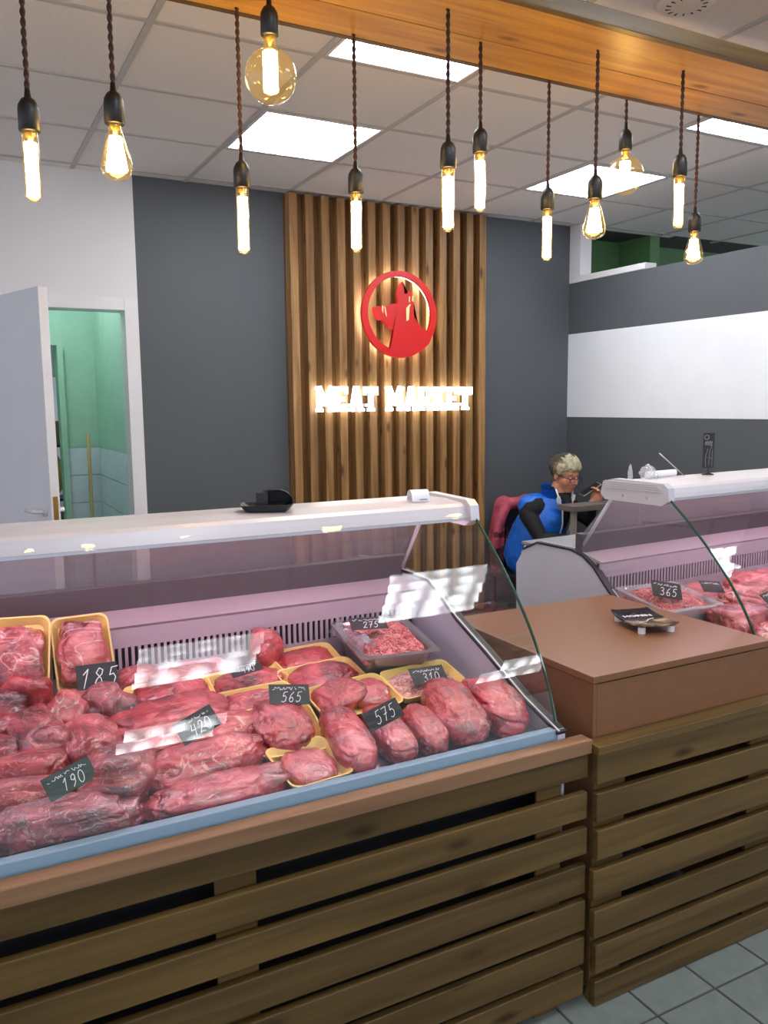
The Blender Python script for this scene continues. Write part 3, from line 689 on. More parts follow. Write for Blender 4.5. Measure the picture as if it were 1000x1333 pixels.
def piece(name, label, cat, x, y, L, Wd, Hh, ang, mat, seed, z=None, lift=0., tilt=(0, 0), lump=.16, group=None, tx=7.6):
    bm = meat_mesh(L, Wd, Hh, seed, lump)
    zz = (dz(y) if z is None else z)+Hh*.40+lift
    Mr = (Matrix.Rotation(R(tx), 4, 'X') @ Matrix.Rotation(R(ang), 4, 'Z') @ Matrix.Rotation(R(tilt[0]), 4, 'X') @ Matrix.Rotation(R(tilt[1]), 4, 'Y'))
    if z is None:
        Mw = Matrix.Translation((x, y, zz)) @ Mr; Mi = Mw.inverted()
        for v in bm.verts:
            p = Mw @ v.co; gy = [a for a, b in FG if b <= max(.702, p.z)][-1]
            p.y = min(max(p.y, 1.492+gy+.008+.01*noise.noise(p*30)*0), 2.160); p.x = min(p.x, 1.243); p.z = max(p.z, dz(p.y)+.0015)
            v.co = Mi @ p
    o = obj(name, bm, MEATS[mat], None, loc=(x, y, zz), smooth=True)
    o.rotation_euler = (Matrix.Rotation(R(tx), 4, 'X') @ Matrix.Rotation(R(ang), 4, 'Z') @ Matrix.Rotation(R(tilt[0]), 4, 'X') @ Matrix.Rotation(R(tilt[1]), 4, 'Y')).to_euler()
    return tag(o, label, cat, group)
def tray(label, x, y, w, d, ang, mat='foam_yellow', hh=.026, z=None, tilt=15, lift=.008, group='foam trays in the case'):
    bm = nb(); r = .022
    loft(bm, [rr_loop(w-.03, d-.03, r*.7, 0), rr_loop(w-.006, d-.006, r, hh-.004), rr_loop(w, d, r, hh-.002), rr_loop(w, d, r, hh), rr_loop(w-.008, d-.008, r, hh), rr_loop(w-.014, d-.014, r, hh-.005), rr_loop(w-.036, d-.036, r*.7, .004)])
    o = obj('foam_tray', bm, mat, None, loc=(x, y, (dz(y) if z is None else z)+.001+lift), smooth=False)
    o.rotation_euler = (Matrix.Rotation(R(tilt), 4, 'X') @ Matrix.Rotation(R(ang), 4, 'Z')).to_euler()
    return tag(o, label, 'tray', group)
GP = 'loose cuts of meat on the deck'; GT = 'cuts of meat in foam trays'
# front left corner
piece('meat_cut', 'long dark cut in clear wrap along the front sill at the left glass joint', 'meat', .135, 1.578, .31, .105, .075, -6, 1, 1)
piece('meat_cut', 'dark wrapped cut lying under the green price tag, nearer the sill', 'meat', .080, 1.665, .22, .095, .085, -6, 1, 2)
piece('meat_cut', 'dark cut with the green price tag leaning on it', 'meat', .080, 1.755, .22, .10, .095, -6, 3, 3)
piece('meat_cut', 'squarish wrapped cut right beside the green price tag', 'meat', .255, 1.665, .150, .165, .105, -15, 1, 4, lump=.2)
piece('meat_cut', 'plump oval cut with white film behind the green price tag', 'meat', .134, 1.872, .21, .115, .115, 98, 1, 5)
RB = piece('meat_cut', 'rounded pink cut with a round bone end near the left pile', 'meat', .235, 1.812, .17, .130, .110, 85, 2, 6)
bm = nb(); lathe(bm, [(0, .004), (.009, .003), (.012, .005), (.016, .003), (.017, -.010), (0, -.010)], 18)
bn = obj('bone_end', bm, 'bone', RB, smooth=True); bn.location = (-.062, .004, .034); bn.rotation_euler = (.1, -.75, 0)
piece('meat_cut', 'dark chunk at the left edge with a sawn bone', 'meat', .040, 1.835, .125, .095, .095, -20, 1, 7)
piece('meat_cut', 'red chunk at the left edge above the sawn bone chunk', 'meat', .045, 1.925, .125, .095, .10, -25, 0, 8)
piece('meat_cut', 'deep red rib chunk below the left leaning tray', 'meat', .080, 2.03, .13, .10, .11, -15, 1, 9)
tray('yellow foam tray holding a chunk in front of the 185 tag', .285, 1.972, .135, .15, 6)
piece('meat_cut', 'fatty marbled chunk beside the tray in front of the 185 tag', 'meat', .205, 1.960, .13, .095, .112, 80, 4, 10, lump=.22)
piece('meat_cut', 'gnarled dark chunk in the tray in front of the 185 tag', 'meat', .283, 1.955, .145, .115, .10, -30, 1, 11, lift=.008, lump=.24)
# two trays leaning against the rear vent wall
def lean_tray(x, y, z, w, d, label, lean, yaw):
    o = tray(label, x, y, w, d, 0, z=z); o.rotation_euler = (Matrix.Rotation(R(yaw), 4, 'Z') @ Matrix.Rotation(R(lean), 4, 'X')).to_euler(); return o
lean_tray(.118, 2.105, .895, .15, .20, 'yellow foam tray leaning on the vent wall at the left edge', 62, -14)
lean_tray(.262, 2.105, .885, .138, .19, 'upright yellow foam tray leaning on the vent wall behind the 185 tag', 64, 2)
def lean_piece(x, y, z, L, Wd, Hh, lean, yaw, mat, seed, label, lump=.24):
    o = piece('meat_cut', label, 'meat', x, y, L, Wd, Hh, 0, mat, seed, z=z, lump=lump)
    o.rotation_euler = (Matrix.Rotation(R(yaw), 4, 'Z') @ Matrix.Rotation(R(lean), 4, 'X')).to_euler(); return o
lean_piece(.112, 2.075, .895, .12, .16, .06, 62, -14, 4, 12, 'rib cut with bones in the leaning tray at the left edge')
lean_piece(.258, 2.072, .885, .115, .155, .06, 64, 2, 4, 13, 'bony fatty cut in the upright tray behind the 185 tag')
piece('meat_cut', 'triangular red rib cut in front of the leaning left tray', 'meat', .13, 2.035, .13, .07, .075, -40, 0, 14, lift=.06, lump=.2)
# middle
def tray_set(tl, ml, x, y, w, d, ang, mw, md, mh, mat, seed, col='foam_yellow', lump=.12):
    tray(tl, x, y, w, d, ang, col)
    piece('meat_cut', ml, 'meat', x, y-.004, mw, md, mh, ang, mat, seed, lift=.014, lump=lump, tx=15)
tray('pink foam tray under the glass reflection against the vent wall', .475, 2.118, .31, .095, 1, 'foam_pink')
piece('meat_cut', 'pale pink cut in the pink foam tray beside the 185 tag', 'meat', .395, 2.112, .11, .075, .060, 10, 2, 15, lift=.014, tx=15)
piece('meat_cut', 'thin red cut in the pink foam tray under the glass reflection', 'meat', .535, 2.112, .14, .065, .036, 0, 3, 16, lift=.014, tx=15)
tray_set('yellow foam tray with a folded steak behind the big leg cut', 'folded red steak in the tray behind the big leg cut', .452, 2.005, .215, .135, 0, .185, .11, .050, 3, 17)
tray_set('shallow yellow foam tray of sliced red meat with a tag lying on top', 'red sliced cut in the tray under the 490 tag', .655, 2.015, .215, .13, 7, .185, .10, .036, 0, 18)
tray_set('yellow foam tray of red steak beside the steel mince pan', 'bright red steak in the tray beside the steel mince pan', .842, 2.092, .205, .12, 3, .18, .095, .034, 0, 19)
piece('meat_cut', 'round rolled cut standing by the vent wall behind the red steak tray', 'meat', .745, 2.122, .11, .085, .115, 80, 0, 20, lift=.01, lump=.18)
tray_set('yellow foam tray behind the pair of dark steaks', 'red steak in the tray behind the pair of dark steaks', .845, 1.965, .225, .14, 5, .195, .11, .044, 3, 21)
tray('yellow foam tray with a pair of dark steaks behind the 575 tag', .872, 1.835, .225, .15, 5)
piece('meat_cut', 'thicker dark steak of the pair behind the 575 tag', 'meat', .842, 1.842, .15, .115, .052, 20, 0, 22, lift=.014, lump=.16, tx=15)
piece('meat_cut', 'smaller wrapped steak of the pair behind the 575 tag', 'meat', .922, 1.828, .10, .105, .040, -20, 3, 23, lift=.014, lump=.16, tx=15)
tray_set('yellow foam tray with a flat pink steak half hidden by the glossy roast', 'flat pink steak in the tray under the 565 tag', .635, 1.890, .215, .14, 2, .175, .105, .034, 2, 24)
tray('yellow foam tray holding the glossy roast in front of the 565 tag', .655, 1.745, .165, .19, -4)
piece('meat_cut', 'glossy round topped roast in front of the 565 tag', 'meat', .648, 1.752, .175, .140, .068, 84, 3, 25, lift=.012, lump=.08, tx=15)
tray('yellow foam tray with a flat steak at the front sill', .652, 1.603, .150, .160, 4, tilt=10, lift=.003)
piece('meat_cut', 'flat rose steak in the tray at the front sill', 'meat', .652, 1.598, .130, .112, .024, 84, 3, 26, lift=.009, lump=.10, tx=10)
# big leg cuts left of the trays
piece('meat_cut', 'big rounded leg cut behind the 420 tag', 'meat', .420, 1.880, .29, .150, .082, 8, 3, 27, lump=.11)
piece('meat_cut', 'cut with a pale fat edge in front of the 420 tag', 'meat', .455, 1.775, .30, .125, .076, 8, 4, 28)
piece('meat_cut', 'rosy cut in the middle of the front row beside the flat steak tray', 'meat', .442, 1.675, .28, .120, .074, 6, 2, 29)
piece('meat_cut', 'long cut along the front sill next to the flat steak tray', 'meat', .440, 1.573, .30, .098, .056, 2, 3, 30)
# loins and necks on the right
piece('meat_cut', 'long loin beside the glossy roast and the flat steak tray', 'meat', .770, 1.652, .265, .100, .076, 82, 3, 31, lump=.07)
piece('meat_cut', 'long loin lying below the 575 tag', 'meat', .872, 1.640, .240, .090, .068, 84, 3, 32, lump=.07)
piece('meat_cut', 'short narrow loin right of the loin below the 575 tag', 'meat', .958, 1.620, .20, .080, .070, 80, 0, 33, lump=.07)
piece('meat_cut', 'thick wrapped neck cut in front of the 310 tray', 'meat', 1.060, 1.655, .26, .125, .098, 80, 0, 34, lump=.13)
piece('meat_cut', 'wrapped neck cut against the right side glass', 'meat', 1.180, 1.650, .25, .125, .088, 80, 3, 35, lump=.14)
tray('yellow foam tray of pale mince under the 310 tag', 1.092, 1.855, .215, .14, 3)
def mince(label, x, y, z, w, d, h, ang, seed, n=420, name='minced_meat', tx=7.6, mat=5):
    """mound of extruded strands; nobody could count them"""
    rnd = random.Random(seed); bm = nb()
    N = 22
    V = []
    for i in range(N+1):
        row = []
        for j in range(N+1):
            u, v = -1+2*i/N, -1+2*j/N; s = max(0, 1-abs(u)**3)*max(0, 1-abs(v)**3)
            row.append(bm.verts.new((u*w/2, v*d/2, h*s**.5*(.8+.3*noise.noise(Vector((u*2, v*2, seed)))))))
        V.append(row)
    for i in range(N):
        for j in range(N): bm.faces.new((V[i][j], V[i+1][j], V[i+1][j+1], V[i][j+1]))
    for k in range(n):
        u, v = rnd.uniform(-.88, .88), rnd.uniform(-.88, .88)
        a = rnd.uniform(-.9, .9)+.6; pts = []
        for q in range(5):
            uu = max(-.93, min(.93, u+math.cos(a)*.045*q)); vv = max(-.93, min(.93, v+math.sin(a)*.05*q)); a += rnd.uniform(-.5, .5)
            s = max(0, 1-abs(uu)**3)*max(0, 1-abs(vv)**3)
            pts.append((uu*w/2, vv*d/2, h*s**.5*(.8+.3*noise.noise(Vector((uu*2, vv*2, seed))))+.0005+.0022*math.sin(q/4*PI)))
        tube(bm, pts, .0021, 5)
    o = obj(name, bm, MEATS[mat], None, loc=(x, y, z), smooth=True)
    o.rotation_euler = (Matrix.Rotation(R(tx), 4, 'X') @ Matrix.Rotation(R(ang), 4, 'Z')).to_euler()
    return tag(o, label, 'minced meat', kind='stuff')
mince('pale pink mince in the foam tray under the 310 tag', 1.092, 1.855, dz(1.855)+.014, .185, .105, .026, 3, 5, 260, tx=15, mat=6)
def pan(name, label, x, y, z, w, d, h, ang, mat='steel'):
    bm = nb(); r = .025
    loft(bm, [rr_loop(w-.05, d-.05, r, 0), rr_loop(w-.02, d-.02, r, h-.004), rr_loop(w+.02, d+.02, r*.7, h-.003), rr_loop(w+.02, d+.02, r*.7, h), rr_loop(w-.012, d-.012, r, h), rr_loop(w-.024, d-.024, r, h-.006), rr_loop(w-.054, d-.054, r, .003)])
    o = obj(name, bm, mat, None, loc=(x, y, z)); o.rotation_euler = (Matrix.Rotation(R(7.6), 4, 'X') @ Matrix.Rotation(R(ang), 4, 'Z')).to_euler()
    return tag(o, label, 'pan')
pan('steel_pan', 'stainless steel pan heaped with pink mince in the left case', 1.062, 2.032, dz(2.032)+.004, .215, .255, .085, -6)
mince('heap of pink mince under film in the steel pan', 1.062, 2.032, dz(2.032)+.060, .195, .235, .050, -6, 9, 620)
bm = nb(); N = 14; V = []
for i in range(N+1):
    row = []
    for j in range(5):
        u = i/N; v = j/4; row.append(bm.verts.new((-.12+.05*v+.01*noise.noise(Vector((u*5, v*4, 2))), -.11+.22*u, .075+.03*math.sin(v*PI)*(1+.8*noise.noise(Vector((u*6, v*3, 7)))))))
    V.append(row)
for i in range(N):
    for j in range(4): bm.faces.new((V[i][j], V[i+1][j], V[i+1][j+1], V[i][j+1]))
bmesh.ops.solidify(bm, geom=bm.faces[:], thickness=.001)
o = obj('cling_film', bm, 'clear_plastic', None, loc=(1.062, 2.03, dz(2.03)+.012), smooth=True); tag(o, 'crumpled clear film on the edge of the steel mince pan', 'plastic film')
# tags in the left case
price_tag('185', (.279, 1.99, .868), .094, .066, 6, -24, 3, 'large black chalk tag reading 185, propped upright by the leaning trays', scribble=False)
price_tag('490', (.636, 1.970, .838), .088, .036, 4, -62, -8, 'black chalk tag reading 490 lying on sliced red meat', scribble=True)
price_tag('565', (.684, 1.789, .818), .098, .050, -4, -38, 8, 'black chalk tag reading 565 behind the glossy roast')
price_tag('420', (.436, 1.693, .825), .098, .052, 12, -38, -14, 'black chalk tag reading 420 stuck into the big leg cuts')
price_tag('575', (.846, 1.617, .795), .105, .046, 8, -38, -10, 'black chalk tag reading 575 standing over the loins', scribble=False)
price_tag('310', (1.089, 1.820, .790), .105, .052, 4, -50, 4, 'black chalk tag reading 310 on pale mince')
price_tag('275', (1.000, 1.995, .902), .105, .045, -6, -58, 4, 'black chalk tag lying on the heaped mince in the steel pan')
price_tag('190', (.166, 1.615, .797), .098, .046, 14, -34, -12, 'dark green chalk tag on the dark wrapped cuts', mat='tag_green')

# right case contents, placed in the case's own axes
a45 = R(4.5)
def rc(lx, ly): return (2.058+math.cos(a45)*lx-math.sin(a45)*ly, 1.522+math.sin(a45)*lx+math.cos(a45)*ly)
def rz(ly): return .693+.1336*(ly-.024)
def rpiece(label, x, y, L, Wd, Hh, ang, mat, seed, lift=0., lump=.16):
    ly = -math.sin(a45)*(x-2.058)+math.cos(a45)*(y-1.522)
    return piece('meat_cut', label, 'meat', x, y, L, Wd, Hh, ang, mat, seed, z=rz(ly), lift=lift, lump=lump)
ry = lambda x, y: -math.sin(a45)*(x-2.058)+math.cos(a45)*(y-1.522)
pan('mince_pan', 'clear plastic pan heaped with pink mince behind the brown podium', 2.18, 2.03, rz(ry(2.18, 2.03))+.004, .25, .24, .075, -4, 'clear_plastic')
mince('heap of pink mince in the clear pan behind the podium', 2.18, 2.03, rz(ry(2.18, 2.03))+.045, .225, .215, .055, -4, 12, 620)
rpiece('pale pink cut behind the blank black tag in the far case', 2.42, 2.08, .22, .12, .085, 10, 2, 41)
rpiece('pink chunk between the far mince pan and the whitish leg', 2.39, 1.99, .16, .11, .085, 30, 2, 42)
rpiece('large whitish pink leg cut in the far case', 2.50, 1.945, .25, .17, .13, 12, 4, 43)
rpiece('round pink chunk beside the podium edge in the far case', 2.315, 1.845, .22, .15, .10, 8, 2, 44, lump=.2)
rpiece('pale cut at the front glass of the far case', 2.36, 1.725, .20, .12, .075, 8, 4, 45)
rpiece('rosy cut at the back of the far case near the vent', 2.70, 2.07, .26, .15, .12, 0, 2, 46)
rpiece('pink cut beside the whitish leg at the frame edge', 2.66, 1.88, .22, .14, .10, 10, 2, 47)
rpiece('red cut deeper along the far case deck', 2.92, 1.98, .26, .16, .10, 20, 0, 48)
price_tag('365', (2.118, 1.975, .872), .105, .062, -14, -42, 14, 'black chalk tag reading 365 on mince in the clear pan', group='chalk price tags')
price_tag('', (2.325, 1.965, .862), .085, .05, -6, -50, 10, 'small black tag in front of the pale pink cut', scribble=True)
price_tag('', (2.42, 1.80, .845), .09, .05, 6, -48, -6, 'black tag by the round pink chunk at the frame edge', scribble=True)

# ------------------------------------------------------------------ things on the cases and the podium
t = thing('plastic_scoop_tray', 'black plastic dish with a raised hood on the white canopy', 'dish', (.712, 1.492+.50, 1.237), R(-18))
bm = nb(); loft(bm, [rr_loop(.105, .07, .012, 0), rr_loop(.135, .09, .014, .017), rr_loop(.128, .083, .013, .017), rr_loop(.10, .065, .012, .005)]); obj('dish', bm, 'dark_plastic', t)
bm = nb(); n = 16; V = []
for k in range(n+1):
    a = PI*k/n; V.append([bm.verts.new((.022+.046*math.cos(a), y, .012+.040*math.sin(a)**.7)) for y in (-.005, .036)])
for k in range(n): bm.faces.new((V[k][0], V[k+1][0], V[k+1][1], V[k][1]))
bm.faces.new([v[1] for v in V]); bmesh.ops.solidify(bm, geom=bm.faces[:], thickness=.003); box(bm, -.026, .004, -.012, -.009, .010, .046, .001); obj('hood', bm, 'dark_plastic', t)
bm = nb(); n = 14; prof = [(.021*math.cos(PI*k/n), .031*math.sin(PI*k/n)**.8) for k in range(n+1)]
prof2 = [(.0195*math.cos(PI*k/n), .0295*math.sin(PI*k/n)**.8) for k in range(n+1)][::-1]
prism(bm, prof+prof2, -.026, .026)
t = thing('paper_arch', 'curled white printed label standing on the white canopy', 'label', (1.145, 1.492+.475, 1.2365), R(-8)); obj('curled_paper', bm, 'paper', t)
bm = nb()
for k in range(5): box(bm, -.004+.005*k, -.001+.005*k, -.0222, -.0205, .004, .006+.001*(k % 2))
obj('print', bm, 'tag_black', t)
# money dish on the podium
t = thing('money_dish', 'black printed change dish on four white feet on the podium', 'dish', (1.795, 1.757, .842), R(-106))
bm = nb(); w, d = .19, .135; N = 16; top = []; bot = []
def dishz(u, v): return .019+.010*(abs(u)**3)+.004*abs(v)**4
def sq(u, v):
    return (u*w/2*(1-.06*v*v), v*d/2*(1-.10*u*u))
for lay, dzz in ((top, 0), (bot, -.005)):
    for i in range(N+1):
        lay.append([bm.verts.new((*sq(-1+2*i/N, -1+2*j/N), dishz(-1+2*i/N, -1+2*j/N)+dzz)) for j in range(N+1)])
for i in range(N):
    for j in range(N):
        bm.faces.new((top[i][j], top[i+1][j], top[i+1][j+1], top[i][j+1])); bm.faces.new((bot[i][j], bot[i][j+1], bot[i+1][j+1], bot[i+1][j]))
for i in range(N):
    for a, b in (((i, 0), (i+1, 0)), ((i+1, N), (i, N))): bm.faces.new((top[a[0]][a[1]], bot[a[0]][a[1]], bot[b[0]][b[1]], top[b[0]][b[1]]))
    for a, b in (((0, i+1), (0, i)), ((N, i), (N, i+1))): bm.faces.new((top[a[0]][a[1]], bot[a[0]][a[1]], bot[b[0]][b[1]], top[b[0]][b[1]]))
m, tt, n_, l_ = nt('dish_print'); p = principled(n_, l_, .18); tc = n_.new('ShaderNodeTexCoord'); ns = n_.new('ShaderNodeTexNoise'); ns.inputs['Scale'].default_value = 22.; ns.inputs['Detail'].default_value = 6
l_.new(tc.outputs['Object'], ns.inputs['Vector']); sx = n_.new('ShaderNodeSeparateXYZ'); l_.new(tc.outputs['Object'], sx.inputs[0])
rp = ramp(n_, [(.4, srgb('1c1a16')), (.52, srgb('6b4a1c')), (.62, srgb('8a8478')), (.72, srgb('c09a50'))]); l_.new(ns.outputs['Fac'], rp.inputs[0])
ms = n_.new('ShaderNodeMapRange'); ms.inputs[1].default_value = -.005; ms.inputs[2].default_value = .012; l_.new(sx.outputs['X'], ms.inputs[0])
mx = n_.new('ShaderNodeMix'); mx.data_type = 'RGBA'; mx.inputs[6].default_value = srgb('0c0c10'); l_.new(ms.outputs[0], mx.inputs[0]); l_.new(rp.outputs[0], mx.inputs[7]); l_.new(mx.outputs[2], p.inputs['Base Color'])
obj('plate', bm, 'dish_print', t, smooth=False)
for sx_ in (-1, 1):
    for sy_ in (-1, 1):
        bm = nb(); lathe(bm, [(0, 0), (.011, 0), (.011, .018), (0, .018)], 14, sx_*.07, sy_*.046); obj('foot', bm, 'white_pvc', t)
def text_mesh(name, body, size, mat, parent, M):
    c = bpy.data.curves.new(name, 'FONT'); c.body = body; c.size = size; c.extrude = .0002; c.align_x = 'CENTER'; c.align_y = 'CENTER'; c.offset = size*.02
    o = bpy.data.objects.new(name, c); COL.objects.link(o); bpy.context.view_layer.update()
    me = bpy.data.meshes.new_from_object(o.evaluated_get(bpy.context.evaluated_depsgraph_get())); bpy.data.objects.remove(o); bpy.data.curves.remove(c)
    me.transform(M); me.materials.clear()
    return link(name, me, mat, parent)
text_mesh('printed_word', 'HOREN', .027, 'paper', t, Matrix.Translation((-.038, 0, .0212)) @ Matrix.Rotation(R(90), 4, 'Z'))
bm = nb(); lathe(bm, [(.004, .0222), (.006, .0222), (.006, .0226), (.004, .0226)], 16, -.066, 0); obj('printed_crest', bm, 'brass', t)
bm = nb(); ribbon(bm, [(.03, -.03), (.024, -.005), (.004, .012), (-.006, .034)], .0035, Matrix.Translation((0, 0, .0205))); obj('printed_stripe', bm, 'bone', t)
# black card sign on the far canopy
t = thing('card_sign', 'narrow black card sign on a small round stand on the far canopy', 'sign', (2.455, 2.115, 1.236), R(-20))
bm = nb(); lathe(bm, [(0, 0), (.022, 0), (.02, .003), (.004, .008), (.003, .012), (.0035, .03), (0, .03)], 20); obj('stand', bm, 'dark_plastic', t, smooth=True)
obj('card', B(-.022, .022, -.001, .001, .024, .152, .0005), 'tag_black', t)
M = Matrix.Translation((0, -.0013, 0)) @ Matrix(((1, 0, 0, 0), (0, 0, 1, 0), (0, 1, 0, 0), (0, 0, 0, 1)))
bm = nb()
ribbon(bm, [(-.009+.009*math.cos(R(a)), .136+.008*math.sin(R(a))) for a in range(0, 361, 30)], .0022, M)
for k in range(5): ribbon(bm, [(-.014+.006*k, .112), (-.012+.006*k, .121)], .003, M)
ribbon(bm, [(-.014, .109), (.014, .108)], .002, M)
for pts in ([(-.004, .095), (-.012, .06), (-.010, .03)], [(.012, .1), (.004, .09), (.002, .035)], [(.014, .09), (.014, .03)], [(.006, .102), (.014, .106)], [(-.006, .064), (-.002, .062)], [(.005, .062), (.010, .060)]): ribbon(bm, pts, .0013, M)
obj('printed_figure', bm, 'table_edge', t)
o = obj('metal_rod', (lambda bm: (tube(bm, [(2.367, 2.14, 1.232), (2.262, 2.165, 1.318)], .0022, 8), bm)[1])(nb()), 'steel', smooth=True); tag(o, 'thin bright metal rod sticking up beside the card sign', 'rod')
def bag(x, y, z, sx, sy, sz, seed, label, up=False):
    bm = nb(); bmesh.ops.create_icosphere(bm, subdivisions=4, radius=1)
    for v in bm.verts:
        k = 1+.35*noise.noise(v.co*2.2+Vector((seed, 0, 0)))+.12*noise.noise(v.co*6+Vector((seed, 3, 0)))
        v.co = Vector((v.co.x*sx*k, v.co.y*sy*k, max(-.35, v.co.z)*sz*k+sz*.36))
        if up: v.co.x *= 1-.5*min(1, max(0, v.co.z/(sz*1.5)))
    o = obj('plastic_bag', bm, 'clear_plastic', None, loc=(x, y, z), smooth=False); tag(o, label, 'plastic bag')
bag(2.165, 2.12, 1.236, .032, .022, .034, 4, 'crumpled clear plastic bag heap on the far canopy')
bag(2.075, 2.115, 1.240, .008, .008, .034, 9, 'twisted white plastic bag tail standing on the canopy end', True)
bm = nb(); n = 12; prism(bm, [(.006*math.cos(2*PI*k/n*.9)*(1+k*.05), .012+.012*math.sin(2*PI*k/n*.9)) for k in range(n)], 0, .16)
o = obj('rolled_paper', bm, 'paper', loc=(2.16, 2.125, 1.236)); o.rotation_euler = (0, 0, R(6)); tag(o, 'rolled white paper sheet lying on the far canopy', 'paper')

# ------------------------------------------------------------------ seated person at the small table
def ball(bm, c, r, sc=(1, 1, 1), rot=None, sub=3):
    rs = bmesh.ops.create_icosphere(bm, subdivisions=sub, radius=1)
    Mx = Matrix.Translation(c) @ (rot.to_4x4() if rot is not None else Matrix.Identity(4)) @ Matrix.Diagonal((r*sc[0], r*sc[1], r*sc[2], 1))
    for v in rs['verts']: v.co = Mx @ v.co
def limb(bm, pts, rad, flat=1.):
    tube(bm, pts, rad, 14, True, flat)
    for p, r in zip(pts, rad): ball(bm, p, r, (1, 1, 1), None, 2)
def fuse(name, bm, voxel, smooth_it, parent, mats, pick):
    """join overlapping lumps into one continuous skin"""
    me = bpy.data.meshes.new(name); bm.to_mesh(me); bm.free()
    o = bpy.data.objects.new(name, me); COL.objects.link(o)
    r = o.modifiers.new('r', 'REMESH'); r.mode = 'VOXEL'; r.voxel_size = voxel
    if smooth_it: s = o.modifiers.new('s', 'SMOOTH'); s.factor = .5; s.iterations = smooth_it
    bpy.context.view_layer.update()
    m2 = bpy.data.meshes.new_from_object(o.evaluated_get(bpy.context.evaluated_depsgraph_get())); bpy.data.objects.remove(o); bpy.data.meshes.remove(me)
    m2.name = name; m2.materials.clear()
    for k in mats: m2.materials.append(MATS[k])
    for p in m2.polygons: p.use_smooth = True; p.material_index = pick(p.center)
    q = bpy.data.objects.new(name, m2); COL.objects.link(q); q.parent = parent; return q
PX = thing('person', 'seated person in a blue vest and black sweater looking at a phone', 'person', (3.545, 4.54, 0), R(-85))
HC = Vector((.215, .105, 1.020))                  # head centre
HR = Matrix.Rotation(R(2), 3, 'Z') @ Matrix.Rotation(R(15), 3, 'Y')     # head bowed toward the phone
def hp(x, y, z): return HC + HR @ Vector((x, y, z))
bm = nb()
# head: cranium, jaw, cheeks, brow, nose, ears, lips, neck
ball(bm, hp(-.012, 0, .035), .1, (.98, .80, .88), HR); ball(bm, hp(.02, 0, -.035), .08, (.86, .84, .98), HR)
ball(bm, hp(.045, 0, -.085), .038, (1, 1.15, .8), HR); ball(bm, hp(.05, 0, .025), .055, (.8, 1.0, .6), HR)
for s in (-1, 1):
    ball(bm, hp(.050, s*.038, -.026), .032, (1, 1, 1), HR); ball(bm, hp(-.008, s*.079, -.005), .026, (.75, .32, 1.15), HR)
tube(bm, [hp(.082, 0, .022), hp(.098, 0, -.005), hp(.106, 0, -.022), hp(.088, 0, -.034)], [.008, .0105, .014, .010], 10)
for s in (-1, 1): ball(bm, hp(.092, s*.011, -.026), .0085, (1, 1, 1), HR, 2)
ball(bm, hp(.083, 0, -.055), .017, (.65, 1.25, .32), HR); ball(bm, hp(.080, 0, -.065), .016, (.65, 1.15, .36), HR)
limb(bm, [(.155, .07, .84), (.19, .095, .95)], [.072, .060])
# trunk and legs
limb(bm, [(.0, .0, .50), (.04, .015, .62), (.10, .05, .74), (.145, .068, .82)], [.155, .15, .14, .10])
limb(bm, [(.095, -.085, .80), (.12, .205, .80)], [.085, .085])
for s in (-1, 1):
    limb(bm, [(.0, .02+s*.07, .46), (.33, .14+s*.085, .46), (.32, .14+s*.085, .10)], [.095, .068, .045]); ball(bm, (.37, .14+s*.085, .045), .05, (2.2, .9, .85))
# arms
limb(bm, [(.095, -.115, .765), (.215, -.100, .60), (.36, .07, .60)], [.066, .055, .038])
limb(bm, [(.125, .245, .79), (.235, .335, .69), (.305, .275, .825)], [.066, .052, .034])
def hand(bm, wrist, fwd, side, palm, curl):
    """palm with four bent fingers and a thumb from the side of the palm"""
    f = fwd.normalized(); s = (side-f*side.dot(f)).normalized(); n = f.cross(s)
    if n.dot(palm) < 0: n = -n
    c = wrist+f*.045; Rm = Matrix((f, s, n)).transposed()
    ball(bm, c, .045, (1.0, .88, .42), Rm); ball(bm, wrist+f*.005, .028, (1, 1, .8), Rm)
    for k, (ln, sp) in enumerate(((.068, .031), (.076, .010), (.070, -.011), (.054, -.031))):
        p = c+f*.035+s*sp; pts = [p-f*.02]; ang = .15
        for j, fr in enumerate((.45, .32, .23)):
            ang += curl*(1 if j else .7); d = (f*math.cos(ang)+n*math.sin(ang)); pts.append(pts[-1]+d*ln*fr*1.1)
        tube(bm, pts, [.0095, .009, .0085, .0075], 8)
        for q, r_ in zip(pts, (.0095, .009, .0085, .0075)): ball(bm, q, r_, (1, 1, 1), None, 2)
    p = c-f*.02+s*.034; pts = [p, p+s*.022+f*.018+n*.012, p+s*.026+f*.040+n*.024, p+s*.020+f*.058+n*.030]
    tube(bm, pts, [.013, .011, .010, .008], 8)
    for q, r_ in zip(pts, (.013, .011, .010, .008)): ball(bm, q, r_, (1, 1, 1), None, 2)
# local directions as seen from the shop: IR = to the side, IC = toward the counter
IR = Vector((.541, .841, 0)); IC = Vector((.841, -.541, 0)); UP = Vector((0, 0, 1))
W1 = Vector((.308, .270, .835))
hand(bm, W1, UP*.80+IR*.38+IC*.15, IR*.55-UP*.25+IC*.75, -IR+UP*.25, .62)
hand(bm, Vector((.365, .078, .60)), IR*.9-IC*.2-UP*.1, IC, -UP, .5)
def pick(c):
    if (c-HC).length < .135 and c.z > .905 and not (c.z < .945 and c.x < .19): return 0
    if (c-W1).length < .15 and c.z > .838: return 0
    if c.x+c.y > .455 and c.z < .66 and c.x > .3: return 0
    if c.z < .56 and not (c.x > .12 and .56 > c.z > .53 and c.y < .1): return 2
    return 1
fuse('body', bm, .0055, 2, PX, ('skin', 'knit_black', 'jeans'), pick)
